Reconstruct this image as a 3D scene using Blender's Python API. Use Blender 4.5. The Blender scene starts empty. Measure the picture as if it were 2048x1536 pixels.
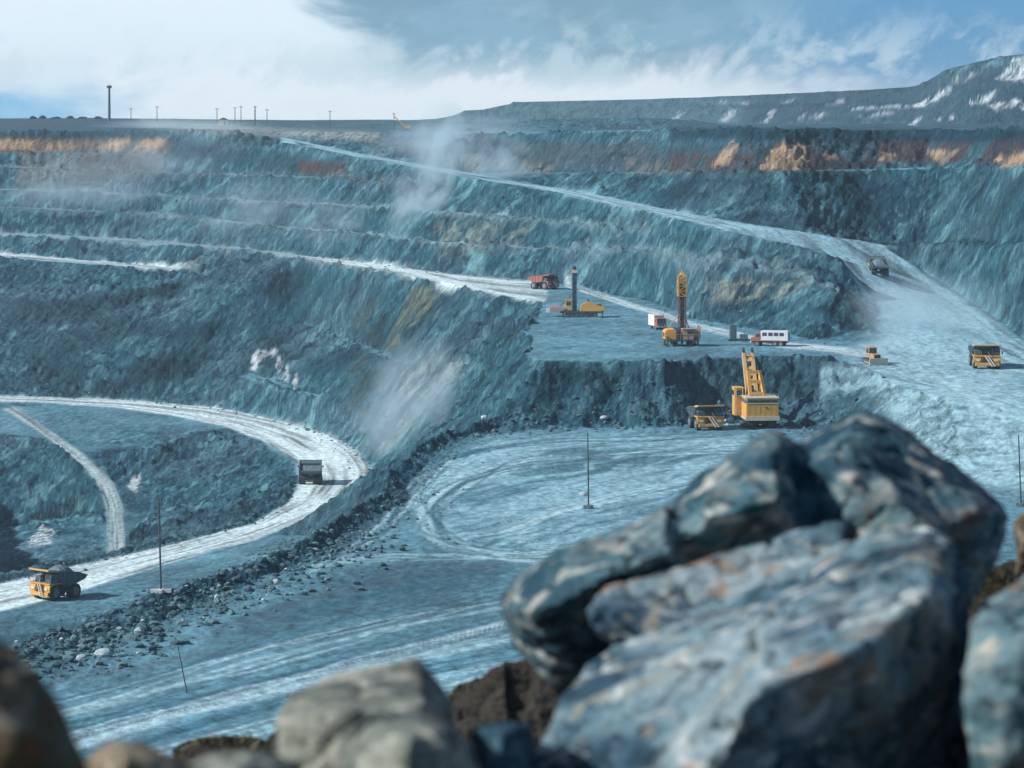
import bpy, bmesh, math, random
import numpy as np
from mathutils import Vector, Matrix
from mathutils.geometry import delaunay_2d_cdt
R = math.radians
rng = np.random.default_rng(7)
random.seed(7)
scene = bpy.context.scene
COL = scene.collection

# ------------------------------------------------------------------ camera, sky, sun, exposure
F, HZ, ZC = 5800.0, 235.0, 130.0          # focal length in photo pixels, horizon row, eye height
cam_d = bpy.data.cameras.new("camera")
cam = bpy.data.objects.new("camera", cam_d); COL.objects.link(cam)
cam.location = (0, 0, ZC); cam.rotation_euler = (R(90), 0, 0)
cam_d.sensor_width = 36.0; cam_d.lens = 36.0 * F / 2048.0
cam_d.shift_y = -(768.0 - HZ) / 2048.0
cam_d.clip_start = 0.2; cam_d.clip_end = 40000
cam_d.dof.use_dof = True; cam_d.dof.focus_distance = 560.0; cam_d.dof.aperture_fstop = 4.0
scene.camera = cam

SUN_EL, SUN_BACK = 34.0, 14.0             # sun from the left, a little behind the viewer
sun_dir = Vector((-math.cos(R(SUN_BACK)) * math.cos(R(SUN_EL)), -math.sin(R(SUN_BACK)) * math.cos(R(SUN_EL)), math.sin(R(SUN_EL))))
sd = bpy.data.lights.new("sun", 'SUN'); sd.energy = 4.2; sd.angle = R(0.6); sd.color = (1.0, 0.975, 0.94)
sun = bpy.data.objects.new("sun", sd); COL.objects.link(sun)
sun.rotation_euler = sun_dir.to_track_quat('Z', 'Y').to_euler(); sun.location = (0, 0, 400)

scene.view_settings.view_transform = 'Standard'
scene.view_settings.look = 'None'
scene.view_settings.exposure = 0.25
scene.view_settings.gamma = 1.0
SKY_STRENGTH = 0.075

class NT:
    def __init__(s, tree): s.t = tree; s.n = tree.nodes; s.l = tree.links
    def node(s, kind, **kw):
        n = s.n.new(kind)
        for k, v in kw.items(): setattr(n, k, v)
        return n
    def put(s, sock, v):
        if isinstance(v, bpy.types.NodeSocket): s.l.new(v, sock)
        elif v is not None: sock.default_value = v
    def m(s, op, a, b=None, c=None, clamp=False):
        n = s.node('ShaderNodeMath', operation=op, use_clamp=clamp)
        for i, v in enumerate((a, b, c)):
            if v is not None: s.put(n.inputs[i], v)
        return n.outputs[0]
    def ss(s, v, lo, hi):
        n = s.node('ShaderNodeMapRange', interpolation_type='SMOOTHSTEP')
        s.put(n.inputs[0], v); s.put(n.inputs[1], lo); s.put(n.inputs[2], hi)
        return n.outputs[0]
    def mix(s, f, a, b, blend='MIX'):
        n = s.node('ShaderNodeMix', data_type='RGBA', blend_type=blend)
        s.put(n.inputs[0], f)
        for i, v in ((6, a), (7, b)):
            if isinstance(v, tuple) and len(v) == 3: v = v + (1.0,)
            s.put(n.inputs[i], v)
        return n.outputs[2]
    def noise(s, vec, scale, detail=4.0, rough=0.55, dist=0.0):
        n = s.node('ShaderNodeTexNoise'); s.put(n.inputs['Vector'], vec)
        n.inputs['Scale'].default_value = scale; n.inputs['Detail'].default_value = detail
        n.inputs['Roughness'].default_value = rough; n.inputs['Distortion'].default_value = dist
        return n.outputs[0]
    def comb(s, x, y, z=0.0):
        n = s.node('ShaderNodeCombineXYZ'); s.put(n.inputs[0], x); s.put(n.inputs[1], y); s.put(n.inputs[2], z)
        return n.outputs[0]

def make_world():
    w = bpy.data.worlds.new("World"); scene.world = w; w.use_nodes = True
    g = NT(w.node_tree); g.n.clear()
    sky = g.node('ShaderNodeTexSky', sky_type='NISHITA', sun_disc=False, sun_elevation=R(SUN_EL), sun_rotation=R(270 - SUN_BACK),
                 air_density=1.0, dust_density=1.0, ozone_density=3.0)
    tc = g.node('ShaderNodeTexCoord'); sp = g.node('ShaderNodeSeparateXYZ'); g.l.new(tc.outputs['Generated'], sp.inputs[0])
    az = g.m('ARCTAN2', sp.outputs[0], sp.outputs[1])                       # 0 straight ahead, + to the right
    el = g.m('ARCSINE', sp.outputs[2])
    p1 = g.comb(g.m('MULTIPLY', az, 11.0), g.m('MULTIPLY', el, 22.0), 3.1)
    n1 = g.m('SUBTRACT', g.noise(p1, 1.6, 6, 0.6, 0.4), 0.5)
    n2 = g.m('SUBTRACT', g.noise(g.comb(g.m('MULTIPLY_ADD', el, -9.0, g.m('MULTIPLY', az, 20.0)), g.m('MULTIPLY', el, 20.0), 8.0), 2.4, 8, 0.62, 0.35), 0.5)
    u = g.m('ADD', az, g.m('MULTIPLY', n1, 0.13)); v = g.m('ADD', el, g.m('MULTIPLY', n2, 0.046))
    s = SKY_STRENGTH * 2 ** scene.view_settings.exposure
    def c(r, gg, b, k=1.0):                                                 # wanted display colour -> radiance of the sky
        f = lambda q: ((q / 255 + 0.055) / 1.055) ** 2.4
        return (f(r) * k / s, f(gg) * k / s, f(b) * k / s, 1.0)
    white, grey, blue, cyan = c(220, 235, 245, 1.15), c(132, 172, 196, 1.1), c(92, 150, 196, 1.08), c(112, 184, 226, 1.12)
    col = g.mix(g.ss(u, -0.082, -0.030), white, grey)                       # bright veil -> grey cloud
    col = g.mix(g.m('MULTIPLY', g.ss(u, 0.055, 0.125), 0.9), col, blue)                           # -> blue gap on the right
    dk = g.m('MULTIPLY', g.ss(n1, -0.04, 0.14), g.m('MULTIPLY', g.ss(u, -0.09, -0.03), g.ss(u, 0.13, 0.05)))
    col = g.mix(g.m('MULTIPLY', dk, 0.6), col, c(118, 156, 182))                # denser grey bellies
    streak = g.m('MULTIPLY', g.ss(n2, -0.03, 0.13), g.ss(el, 0.046, 0.012))
    col = g.mix(g.m('MULTIPLY', streak, 0.75), col, c(208, 227, 236, 1.12))       # upright wisps
    low = g.m('MULTIPLY', g.ss(v, 0.0225, 0.007), g.ss(u, 0.16, 0.02))
    col = g.mix(g.m('MULTIPLY', low, 0.95), col, c(236, 241, 248, 1.2))          # white cloud bank along the rim
    low2 = g.m('MULTIPLY', g.ss(v, 0.018, 0.002), g.ss(u, 0.22, 0.06))
    col = g.mix(g.m('MULTIPLY', low2, 0.8), col, c(222, 234, 240, 1.15))
    bl = g.m('MULTIPLY', g.ss(u, -0.12, -0.19), g.ss(v, 0.024, 0.004))
    col = g.mix(bl, col, cyan)                                              # patch of blue low on the left
    big = g.noise(tc.outputs['Generated'], 2.2, 5, 0.6)
    upper = g.mix(g.m('MULTIPLY', g.ss(big, 0.46, 0.66), 0.3), sky.outputs[0], c(215, 226, 236))
    col = g.mix(g.ss(el, 0.09, 0.30), col, upper)
    bg = g.node('ShaderNodeBackground'); g.l.new(col, bg.inputs[0]); bg.inputs[1].default_value = SKY_STRENGTH
    out = g.node('ShaderNodeOutputWorld'); g.l.new(bg.outputs[0], out.inputs[0])
make_world()

# ------------------------------------------------------------------ numpy noise
_p = rng.permutation(256); PERM = np.concatenate([_p, _p, _p]).astype(np.int32)
_ga = rng.uniform(0, 2 * np.pi, 256); GX, GY = np.cos(_ga).astype(np.float32), np.sin(_ga).astype(np.float32)
def perlin(x, y, seed=0):
    x = np.asarray(x, np.float32) + np.float32(seed * 17.13); y = np.asarray(y, np.float32) + np.float32(seed * 9.71)
    xf = np.floor(x); yf = np.floor(y); xi = xf.astype(np.int32) & 255; yi = yf.astype(np.int32) & 255
    x = x - xf; y = y - yf
    u = x * x * x * (x * (x * 6 - 15) + 10); v = y * y * y * (y * (y * 6 - 15) + 10)
    a = PERM[xi] + yi; b = PERM[xi + 1] + yi
    def gr(h, dx, dy): h = PERM[h]; return GX[h] * dx + GY[h] * dy
    n0 = gr(a, x, y); n0 += u * (gr(b, x - 1, y) - n0)
    n1 = gr(a + 1, x, y - 1); n1 += u * (gr(b + 1, x - 1, y - 1) - n1)
    return (n0 + v * (n1 - n0)) * 1.5
def fbm(x, y, o=4, seed=0, g=0.5):
    t = 0; a = 1.0; s = 0
    for i in range(o):
        t = t + a * perlin(x, y, seed + i * 3); s += a; a *= g; x = x * 2.03; y = y * 2.03
    return t / s
def ridge(x, y, o=3, seed=0):
    t = 0; a = 1.0; s = 0
    for i in range(o):
        t = t + a * (1 - 2 * np.abs(perlin(x, y, seed + i * 5))); s += a; a *= 0.5; x = x * 2.1; y = y * 2.1
    return t / s
def sstep(v, lo, hi):
    t = np.clip((v - lo) / (hi - lo), 0, 1); return t * t * (3 - 2 * t)
def lerp(a, b, t): return a + (b - a) * t

# ------------------------------------------------------------------ the pit: surveyed crest and toe lines -> TIN -> one height sheet
LINES = []
def dist(py, D): return D * F / (py - HZ)
def W3(pts): return [(px, dist(py, D), D) for px, py, D in pts]
def L(*pts): LINES.append(W3(pts))
def Lq(*pts): LINES.append(list(pts))
def ip(table):
    xs = [t[0] for t in table]; ys = [t[1] for t in table]
    return lambda x: float(np.interp(x, xs, ys))

# yard of the shovel, its back wall and the windrow on its edge
yard_toe = [(930, 870, 60), (1000, 860, 60), (1200, 856, 60), (1400, 848, 60), (1540, 844, 60), (1620, 856, 60), (1700, 880, 59.6)]
L(*yard_toe)
bench_crest = [(1090, 606, 48), (1062, 650, 48), (1050, 690, 48.5), (1070, 717, 48.5), (1200, 723, 48.5), (1330, 728, 48.8),
               (1400, 720, 48.8), (1500, 714, 48.8), (1600, 713, 48.8), (1680, 720, 49.2), (1750, 745, 50.2)]
L(*bench_crest)
windrow = [(1000, 828, 57.4), (900, 852, 58.2), (840, 890, 58.5), (770, 956, 58.4), (690, 1026, 58.2), (570, 1090, 58.4), (430, 1140, 58.4), (370, 1162, 58.4),
           (320, 1171, 58.2), (270, 1190, 58.5), (150, 1236, 58.7), (0, 1290, 58.8), (-300, 1386, 58.9)]
L(*windrow)
LINES.append([(p, d + 42, D + 27) for p, d, D in W3(windrow) if p <= 690]); LINES.append([(p, d + 110, min(D + 36, 96)) for p, d, D in W3(windrow) if p <= 420])
Lq((930, 600, 66), (890, 582, 73), (840, 556, 80), (800, 530, 83), (760, 508, 85), (715, 485, 86), (690, 470, 85)); Lq((840, 600, 86), (760, 570, 88), (700, 540, 89), (600, 520, 89.5), (450, 500, 89))
wind_toe = [(930, 870, 60), (870, 906, 60), (810, 985, 60), (720, 1052, 60), (600, 1120, 60), (450, 1186, 60), (320, 1240, 60),
            (180, 1318, 60), (0, 1380, 60), (-300, 1460, 60)]
L(*wind_toe)
for dd in (450, 400, 350, 310, 280, 255, 230, 210): Lq((-700 if dd < 340 else 850, dd, 60.2), (1500, dd, 60.2), (2750, dd, 59.6))
L((1790, 772, 51), (1745, 795, 53.6), (1690, 830, 57)); L((1850, 850, 55), (1800, 900, 58.2), (1720, 930, 60)); L((1900, 800, 51.5), (1930, 900, 56.5), (1950, 985, 59.5)); L((2048, 820, 52), (2150, 920, 56), (2250, 1010, 59))
# junction apron on the right
L((1750, 745, 50.2), (1790, 772, 51), (1900, 800, 51.5), (2048, 820, 52), (2300, 850, 52.4), (2750, 870, 52.6))
L((1762, 694, 48.6), (1850, 700, 48.8), (1968, 735, 50.2), (2100, 770, 50.8))
# lower loop road
loop_in_low = [(-300, 1255, 88.5), (0, 1165, 89.5), (180, 1122, 90), (350, 1086, 90.5), (500, 1046, 91), (572, 1005, 91.4), (598, 962, 91.8)]
loop_in_up = [(598, 962, 91.8), (585, 922, 92), (520, 882, 92), (440, 852, 92), (330, 830, 92), (220, 815, 92), (100, 806, 92), (0, 803, 92), (-350, 790, 92)]
loop_in = loop_in_low + loop_in_up[1:]
loop_out_low = [(-300, 1315, 88.3), (0, 1224, 89.2), (120, 1198, 89.6), (300, 1140, 90.2), (500, 1084, 91), (630, 1036, 91.6), (705, 1010, 92), (742, 972, 92)]
loop_out = loop_out_low + [(748, 938, 92), (722, 902, 92), (660, 868, 92), (560, 840, 92), (450, 816, 92), (300, 802, 92), (150, 796, 92), (0, 792, 92), (-350, 778, 92)]
L(*loop_in); L(*loop_out)
berm_in = [(-300, 1238, 88), (0, 1150, 88.7), (180, 1108, 89.2), (350, 1070, 89.6), (500, 1030, 90.2), (565, 992, 90.8)]
L(*berm_in)
spur_r = [(32, 812, 93), (100, 860, 96), (170, 910, 99), (225, 960, 103), (246, 1010, 106), (250, 1066, 109), (250, 1120, 110)]
spur_l = [(2, 818, 93), (72, 860, 96), (138, 910, 99), (193, 960, 103), (212, 1010, 106), (214, 1070, 109), (214, 1125, 110)]
L(*spur_r); L(*spur_l)
Lq((300, 690, 110), (215, 690, 112), (100, 700, 119), (-100, 710, 121), (-400, 720, 121)); Lq((300, 650, 109), (100, 640, 110), (-300, 630, 110))
L((150, 1072, 117), (80, 1075, 119), (0, 1082, 121), (-300, 1085, 121)); L((0, 856, 96), (-300, 850, 96))
L((290, 960, 104), (310, 1010, 107), (300, 1050, 108.5))
# gully behind the windrow, slope benches left
thal = [(985, 802, 57.5), (920, 838, 68), (860, 870, 79), (800, 905, 87), (764, 932, 91)]
L(*thal)
L((590, 648, 68), (700, 688, 70), (830, 737, 69)); L((590, 642, 67.6), (700, 681, 69.6), (830, 729, 68.6))
L((490, 752, 82.6), (560, 777, 83), (640, 802, 84), (705, 834, 86.2)); L((500, 743, 82.2), (570, 767, 82.6), (650, 792, 83.6))
b1_f = [(-500, 487, 51), (0, 514, 52.1), (150, 526, 53.3), (300, 537, 54.4), (390, 545, 55.1), (440, 557, 57)]
b1_b = [(-500, 478, 50.5), (0, 506, 51.6), (150, 518, 52.8), (300, 530, 53.9), (390, 539, 54.7), (450, 553, 56.6)]
L(*b1_f); L(*b1_b)
b2_f = [(-500, 452, 44), (0, 470, 45), (200, 480, 46), (400, 495, 47), (560, 510, 47.5), (640, 524, 48), (800, 549, 48), (950, 583, 48), (1090, 606, 48)]
L(*b2_f)
U_toe = [(-500, 446, 44), (0, 464, 45), (200, 473, 46), (400, 488, 47), (560, 503, 47.5), (640, 514, 48), (800, 532, 48), (900, 546, 48), (1000, 555, 48.2),
         (1100, 560, 48.2), (1200, 580, 48.2), (1300, 602, 48.2), (1400, 636, 48.3), (1480, 656, 48.4), (1560, 664, 48.4), (1660, 682, 48.5), (1745, 692, 48.5)]
L(*U_toe)
L((1300, 650, 48.4), (1150, 640, 48.3), (1250, 690, 48.6), (1450, 695, 48.6))
# benched wall: each column climbs face by face to the crest row seen in the photo
utp, utD = ip([(a, b) for a, b, _ in U_toe]), ip([(a, c) for a, _, c in U_toe])
T = dict(b3=ip([(-500, 404), (0, 415), (200, 423), (350, 432), (560, 455), (700, 467), (870, 485), (1000, 495), (1150, 501), (1300, 505), (1400, 511), (1500, 523), (1600, 548), (1680, 590)]),
         b4=ip([(-500, 372), (0, 380), (200, 386), (350, 393), (560, 405), (700, 412), (870, 424), (1000, 432), (1150, 446), (1300, 466)]),
         b5=ip([(-500, 330), (0, 335), (350, 346), (560, 352), (700, 358), (870, 378)]),
         b6=ip([(-500, 300), (0, 303), (340, 310), (460, 300)]),
         top=ip([(-500, 262), (0, 261), (200, 259), (330, 258), (460, 262)]),
         ramp=ip([(560, 283), (700, 312), (870, 343), (1000, 367), (1150, 393), (1300, 425), (1400, 452), (1500, 469), (1600, 491), (1680, 516)]))
def climb(d, D, py, slope):
    k = (py - HZ) / F; d2 = (D + slope * d) / (k + slope); return d2, k * d2
rows = {k: ([], []) for k in T}
for px in (-700, -500, -250, 0, 100, 200, 280, 350, 460, 560, 640, 700, 780, 870, 940, 1000, 1080, 1150, 1220, 1300, 1350, 1400, 1450, 1500, 1550, 1600, 1640, 1680):
    q = max(px, -500); D = utD(q); d = dist(utp(q), D)
    names = ['b3']
    if px <= 1300: names.append('b4')
    if px <= 870: names.append('b5')
    if px <= 460: names += ['b6', 'top']
    else: names.append('ramp')
    sl = 0.62 if px < 1450 else lerp(0.6, 0.36, (px - 1450) / 230)
    for nm in names:
        d, D = climb(d, D, T[nm](px), sl)
        rows[nm][0].append((px, d, D))
        wdt = 13 if px < 1000 else 8
        if nm in ('top', 'ramp'): continue
        d += wdt; rows[nm][1].append((px, d, D - 0.15))
for nm, (a, b) in rows.items():
    LINES.append(a)
    if len(b) > 1: LINES.append(b)
ramp_near = rows['ramp'][0] + W3([(1735, 570, 40), (1752, 630, 44.6), (1762, 694, 48.6)])
rn_D = ip([(a, c) for a, _, c in rows['ramp'][0]])
rf_py = ip([(560, 273), (700, 303), (850, 330), (1000, 356), (1200, 391), (1400, 431), (1560, 457), (1650, 471)])
ramp_far = [(px, dist(rf_py(px), rn_D(px) * 0.985), rn_D(px) * 0.985) for px in (560, 640, 700, 780, 850, 920, 1000, 1100, 1200, 1300, 1400, 1480, 1560, 1620, 1650)]
ramp_far += W3([(1757, 507, 36.5), (1850, 545, 41), (1950, 607, 45.5), (2048, 676, 48.6), (2150, 752, 50.4)]) + [(2400, 500, 51), (2750, 470, 51.5)]
LINES.append(ramp_near[-3:]); LINES.append(ramp_far)
Lq((430, 1390, 7.0), (300, 1420, 6.5))
# wall on the right, behind the ramp
rfd, rfD = ip([(a, b) for a, b, _ in ramp_far]), ip([(a, c) for a, _, c in ramp_far])
c1 = ip([(1757, 486), (1850, 490), (2048, 493), (2750, 500)]); c2 = ip([(940, 350), (1000, 346), (1200, 347), (1500, 345), (1800, 339), (2048, 335), (2750, 335)])
pc = ip([(560, 262), (700, 264), (850, 265), (1000, 267), (1200, 262), (1400, 257), (1600, 259), (2048, 261), (2750, 262)])
wr = dict(c1=([], []), c2=([], []), pc=([], []))
for px in (600, 660, 700, 780, 850, 940, 1000, 1080, 1150, 1200, 1300, 1400, 1480, 1560, 1650, 1757, 1800, 1850, 1900, 1950, 2000, 2048, 2150, 2400, 2750):
    d, D = rfd(px) + 4, rfD(px) - 0.3
    if px < 1150: d += (1150 - px) * 0.12
    if px >= 1757:
        d -= 14 * max(0, 1 - (px - 1757) / 200); d, D = climb(d, D, c1(px), 0.62); wr['c1'][0].append((px, d, D)); d += 16; D -= 0.3; wr['c1'][1].append((px, d, D))
    if px >= 940:
        if px < 1757: d += 8
        wig = 5 * math.sin(px / 62.0) + 4 * math.sin(px / 29.0 + 1)
        d += max(0, wig + 8) * min(1, max(0, (1560 - px) / 200)) + 6 if px > 1250 else 0
        d, D = climb(d, D, c2(px), 0.75); wr['c2'][0].append((px, d, D)); d += 14; D -= 0.2; wr['c2'][1].append((px, d, D))
    d, D = climb(d, D, pc(px), 0.55 if px > 900 else 0.2); wr['pc'][0].append((px, d, D))
    wr['pc'][1].append((px, d + 120, D + 0.6))
for a, b in wr.values():
    LINES.append(a)
    if len(b) > 1: LINES.append(b)
# plateau, heaps on it, far spoil heap, horizon
def sky_line(d_of, pts): LINES.append([(px, d_of(px), (py - HZ) / F * d_of(px)) for px, py in pts])
sky_line(lambda p: 1700, [(-700, 236), (0, 237), (180, 236), (272, 237), (282, 244)])
sky_line(lambda p: 1760, [(-700, 236), (0, 237), (180, 236), (272, 237), (282, 244)])
sky_line(lambda p: 1600, [(-700, 246), (0, 247), (270, 247), (330, 247), (420, 251), (560, 257), (760, 261), (960, 263)])
sky_line(lambda p: 1720, [(330, 246), (420, 249), (560, 254), (760, 259), (960, 262)])
heap = [(985, 262), (1010, 252), (1050, 243), (1150, 238), (1270, 236), (1340, 240), (1440, 247)]
sky_line(lambda p: 1490, heap); sky_line(lambda p: 1503, heap)
sky_line(lambda p: 1455, [(980, 268), (1150, 262), (1300, 260), (1440, 257)])
sky_line(lambda p: 1540, [(980, 264), (1150, 262), (1300, 259), (1440, 257)])
hd = ip([(400, 2650), (1080, 2550), (1500, 2150), (1900, 1800), (2048, 1740), (2750, 1650)])
hill = [(430, 250), (540, 245), (600, 240), (780, 239), (815, 243), (895, 238), (930, 221), (1000, 217), (1022, 204), (1300, 198), (1500, 190), (1700, 181), (1830, 173), (1862, 160), (1900, 138),
        (1935, 128), (2000, 114), (2048, 108), (2200, 96), (2750, 80)]
sky_line(hd, hill)
for q in (8, 16, 24, 34, 46, 60, 76, 94, 114, 138): sky_line(lambda p: hd(p) + q, [(x, y + q * .02) for x, y in hill])
tier = [(1300, 214), (1500, 211), (1700, 206), (1850, 206), (1960, 160), (2048, 158), (2750, 150)]
sky_line(lambda p: hd(p) - 26, tier); sky_line(lambda p: hd(p) - 40, tier)
for q in (.2, .4, .6, .8): sky_line(lambda p: hd(p) - 60 * q, [(x, y * (1 - q) + 257 * q) for x, y in hill if x <= 1250])
for q in (160, 190, 230, 280, 340): sky_line(lambda p: hd(p) + q, [(x, y * (1 - (q - 138) / 262) + 250 * (q - 138) / 262) for x, y in hill])
sky_line(lambda p: hd(p) - 95, [(430, 258), (900, 258), (1020, 256), (1500, 252), (1900, 251), (2048, 250), (2750, 250)])
sky_line(lambda p: hd(p) + 400, [(430, 252), (1000, 252), (2750, 245)])
for dd, DD in ((4500, 10), (6000, 14), (9000, 20)): Lq((-700, dd, DD), (2750, dd, DD))
# rim in front of the viewer
for dd, DD in ((0.5, 1.9), (4, 1.9), (8, 2.05), (10.5, 2.4), (26, 11), (60, 29), (120, 52), (165, 60.2), (190, 60.4)): Lq((-700, dd, DD), (2750, dd, DD))
rim_pts = [(-700, 1560), (120, 1545), (330, 1520), (360, 1500), (440, 1486), (540, 1466), (620, 1440), (760, 1440), (880, 1430), (910, 1378), (960, 1352), (1010, 1318), (1080, 1312), (1130, 1330), (1300, 1300), (1900, 1200), (1965, 1150), (2000, 1128), (2060, 1110), (2750, 1120)]
Lq(*[(px, 15.0, (py - HZ) / F * 15.0) for px, py in rim_pts]); Lq(*[(px, 13.2, (py + 45 - HZ) / F * 13.2) for px, py in rim_pts]); Lq(*[(px, 16.5, (py + 60 - HZ) / F * 16.5) for px, py in rim_pts])

KA = 0.13                                                # metres per photo pixel at mid range: keeps the triangulation isotropic
pts, vals, seen = [], [], set()
for ln in LINES:
    for i in range(len(ln) - 1 if len(ln) > 1 else 1):
        a = ln[i]; b = ln[min(i + 1, len(ln) - 1)]
        n = max(1, int(math.hypot((b[0] - a[0]) * KA, b[1] - a[1]) / 7.0))
        n = min(n, 60)
        for k in range(n + (i == len(ln) - 2)):
            t = k / n; q = (a[0] + (b[0] - a[0]) * t, a[1] + (b[1] - a[1]) * t, a[2] + (b[2] - a[2]) * t)
            key = (round(q[0] * KA / 1.5), round(q[1] / 1.5))
            if key in seen: continue
            seen.add(key); pts.append(Vector((q[0] * KA, q[1]))); vals.append(q[2])
tv, _, tf, ov, _, _ = delaunay_2d_cdt(pts, [], [], 0, 1e-5)
TV = np.array([(v[0] / KA, v[1]) for v in tv]); TD = np.array([vals[o[0]] if o else 0 for o in ov])

DETAIL = 1.0
PXa = np.concatenate([np.arange(-700, -160, 9.0), np.arange(-160, 2210, 2.3 / DETAIL), np.arange(2210, 2751, 9.0)])
DV = np.concatenate([np.geomspace(0.8, 9, 40)[:-1], np.arange(9, 18, 0.12), np.geomspace(18, 232, 120)[:-1], np.arange(232, 700, 0.85 / DETAIL), np.arange(700, 1110, 0.95 / DETAIL), np.arange(1110, 1700, 2.0 / DETAIL),
                     np.geomspace(1700, 3000, 240), np.geomspace(3010, 9000, 40)])
NC, NR = len(PXa), len(DV)
def raster(verts, values, tris, out):                    # barycentric fill of the (column, distance) grid
    values = np.asarray(values, float)
    if values.ndim == 1: values = values[:, None]
    for t in tris:
        p = verts[list(t)]
        i0, i1 = np.searchsorted(PXa, p[:, 0].min()), np.searchsorted(PXa, p[:, 0].max(), 'right')
        j0, j1 = np.searchsorted(DV, p[:, 1].min()), np.searchsorted(DV, p[:, 1].max(), 'right')
        if i1 <= i0 or j1 <= j0: continue
        gx = PXa[i0:i1][:, None]; gy = DV[j0:j1][None, :]
        (x0, y0), (x1, y1), (x2, y2) = p
        den = (y1 - y2) * (x0 - x2) + (x2 - x1) * (y0 - y2)
        if abs(den) < 1e-9: continue
        w0 = ((y1 - y2) * (gx - x2) + (x2 - x1) * (gy - y2)) / den
        w1 = ((y2 - y0) * (gx - x2) + (x0 - x2) * (gy - y2)) / den
        w2 = 1 - w0 - w1
        m = (w0 >= -1e-6) & (w1 >= -1e-6) & (w2 >= -1e-6)
        if not m.any(): continue
        v = values[list(t)]
        for c in range(values.shape[1]):
            sub = out[c][i0:i1, j0:j1]
            sub[m] = (w0 * v[0, c] + w1 * v[1, c] + w2 * v[2, c])[m]
Dg = np.full((NC, NR), np.nan, np.float32)
raster(TV, TD, tf, [Dg])
bad = np.isnan(Dg)
if bad.any():
    for i in range(NC):
        b = bad[i]
        if b.all(): Dg[i] = Dg[i - 1]
        elif b.any(): Dg[i, b] = np.interp(DV[b], DV[~b], Dg[i, ~b])
PXg, DVg = np.meshgrid(PXa, DV, indexing='ij'); PXg = PXg.astype(np.float32); DVg = DVg.astype(np.float32)
Xg = (PXg - 1024) / F * DVg

def strip(near, far, n=160):                             # s along, t across a road given by its two edges (px, d, D)
    def rs(p):
        p = np.array([(q[0] * KA, q[1]) for q in p]); L_ = np.concatenate([[0], np.cumsum(np.hypot(*np.diff(p, axis=0).T))])
        s = np.linspace(0, L_[-1], n); return np.stack([np.interp(s, L_, p[:, 0]) / KA, np.interp(s, L_, p[:, 1])], 1), L_[-1]
    a, la = rs(near); b, lb = rs(far)
    v = np.concatenate([a, b]); s = np.linspace(0, (la + lb) / 2, n)
    val = np.stack([np.concatenate([s, s]), np.concatenate([np.zeros(n), np.ones(n)])], 1)
    tr = []
    for i in range(n - 1): tr += [(i, i + 1, n + i), (i + 1, n + i + 1, n + i)]
    S = np.full((NC, NR), np.nan, np.float32); Tt = S.copy(); raster(v, val, tr, [S, Tt]); return S, Tt

# warp the sample points a little so no crest stays ruled straight, then soften
near_fade = sstep(DVg, 225, 300)
wx = fbm(Xg / 26, DVg / 26, 3, 1) * 3.2 * near_fade; wy = fbm(Xg / 20, DVg / 20, 3, 2) * 3.0 * near_fade
def bilin(A, px, d):
    fi = np.interp(px, PXa, np.arange(NC)); fj = np.interp(d, DV, np.arange(NR))
    i = np.clip(fi.astype(int), 0, NC - 2); j = np.clip(fj.astype(int), 0, NR - 2); fi = fi - i; fj = fj - j
    return (A[i, j] * (1 - fi) * (1 - fj) + A[i + 1, j] * fi * (1 - fj) + A[i, j + 1] * (1 - fi) * fj + A[i + 1, j + 1] * fi * fj)
def blur(A, r, axis):
    if r < 1: return A
    k = 2 * r + 1; P = np.concatenate([np.repeat(np.take(A, [0], axis), r + 1, axis), A, np.repeat(np.take(A, [-1], axis), r, axis)], axis)
    c = np.cumsum(P, axis, dtype=np.float64)
    return ((np.take(c, range(k, P.shape[axis]), axis) - np.take(c, range(0, P.shape[axis] - k), axis)) / k).astype(np.float32)
def soft(A, r=2): return blur(blur(A, r, 0), r, 1)
S1, T1 = strip(ramp_near, ramp_far)
SL, TL = strip(W3(loop_out), W3(loop_in), 260)
SS, TS = strip(W3(spur_l), W3(spur_r))
Sb1, Tb1 = strip(W3(b1_f), W3(b1_b)); Sb2, Tb2 = strip(W3(b2_f), W3(U_toe[:10]))
flat_hint = soft((~np.isnan(T1) | ~np.isnan(TL) | ~np.isnan(TS)).astype(np.float32), 3)
Z0 = ZC - Dg
Zw = ZC - bilin(Dg, PXg + wx * F / np.maximum(DVg, 60), DVg + wy)
Z0 = lerp(Zw, Z0, np.clip(flat_hint * 1.6, 0, 1)); del Zw
Z0 = soft(Z0, 1)
gy = np.gradient(Z0, DV.astype(np.float32), axis=1)
gx = np.gradient(Z0, PXa.astype(np.float32), axis=0) * F / np.maximum(DVg, 1)
slope = soft(np.hypot(gx, gy), 2)
steep = sstep(slope, 0.10, 0.42) * (1 - np.clip(flat_hint * 1.3, 0, 1))
# relief: diagonal gullies and broken rock on the faces, light rutting on the flats
cc = Xg - 0.85 * Z0; al = DVg
far_k = np.clip(DVg / 900.0, 0.55, 2.2)
n_gul = ridge(cc / 9.0, al / 42.0, 3, 11)
n_gul2 = ridge(cc / 3.6, al / 16.0, 3, 14)
n_blk = fbm(Xg / 5.0, (DVg + Z0) / 5.0, 4, 21, 0.62)
led = (Z0 + 1.2 * fbm(Xg / 14, DVg / 14, 3, 24)) / 3.4; led = led - np.floor(led); ledge = sstep(led, 0, .35) - led      # broken ledges
n_big = fbm(Xg / 38.0, DVg / 38.0, 3, 31)
rug = sstep(fbm(Xg / 60, (DVg + 2 * Z0) / 60, 2, 41), -0.35, 0.45)
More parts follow.
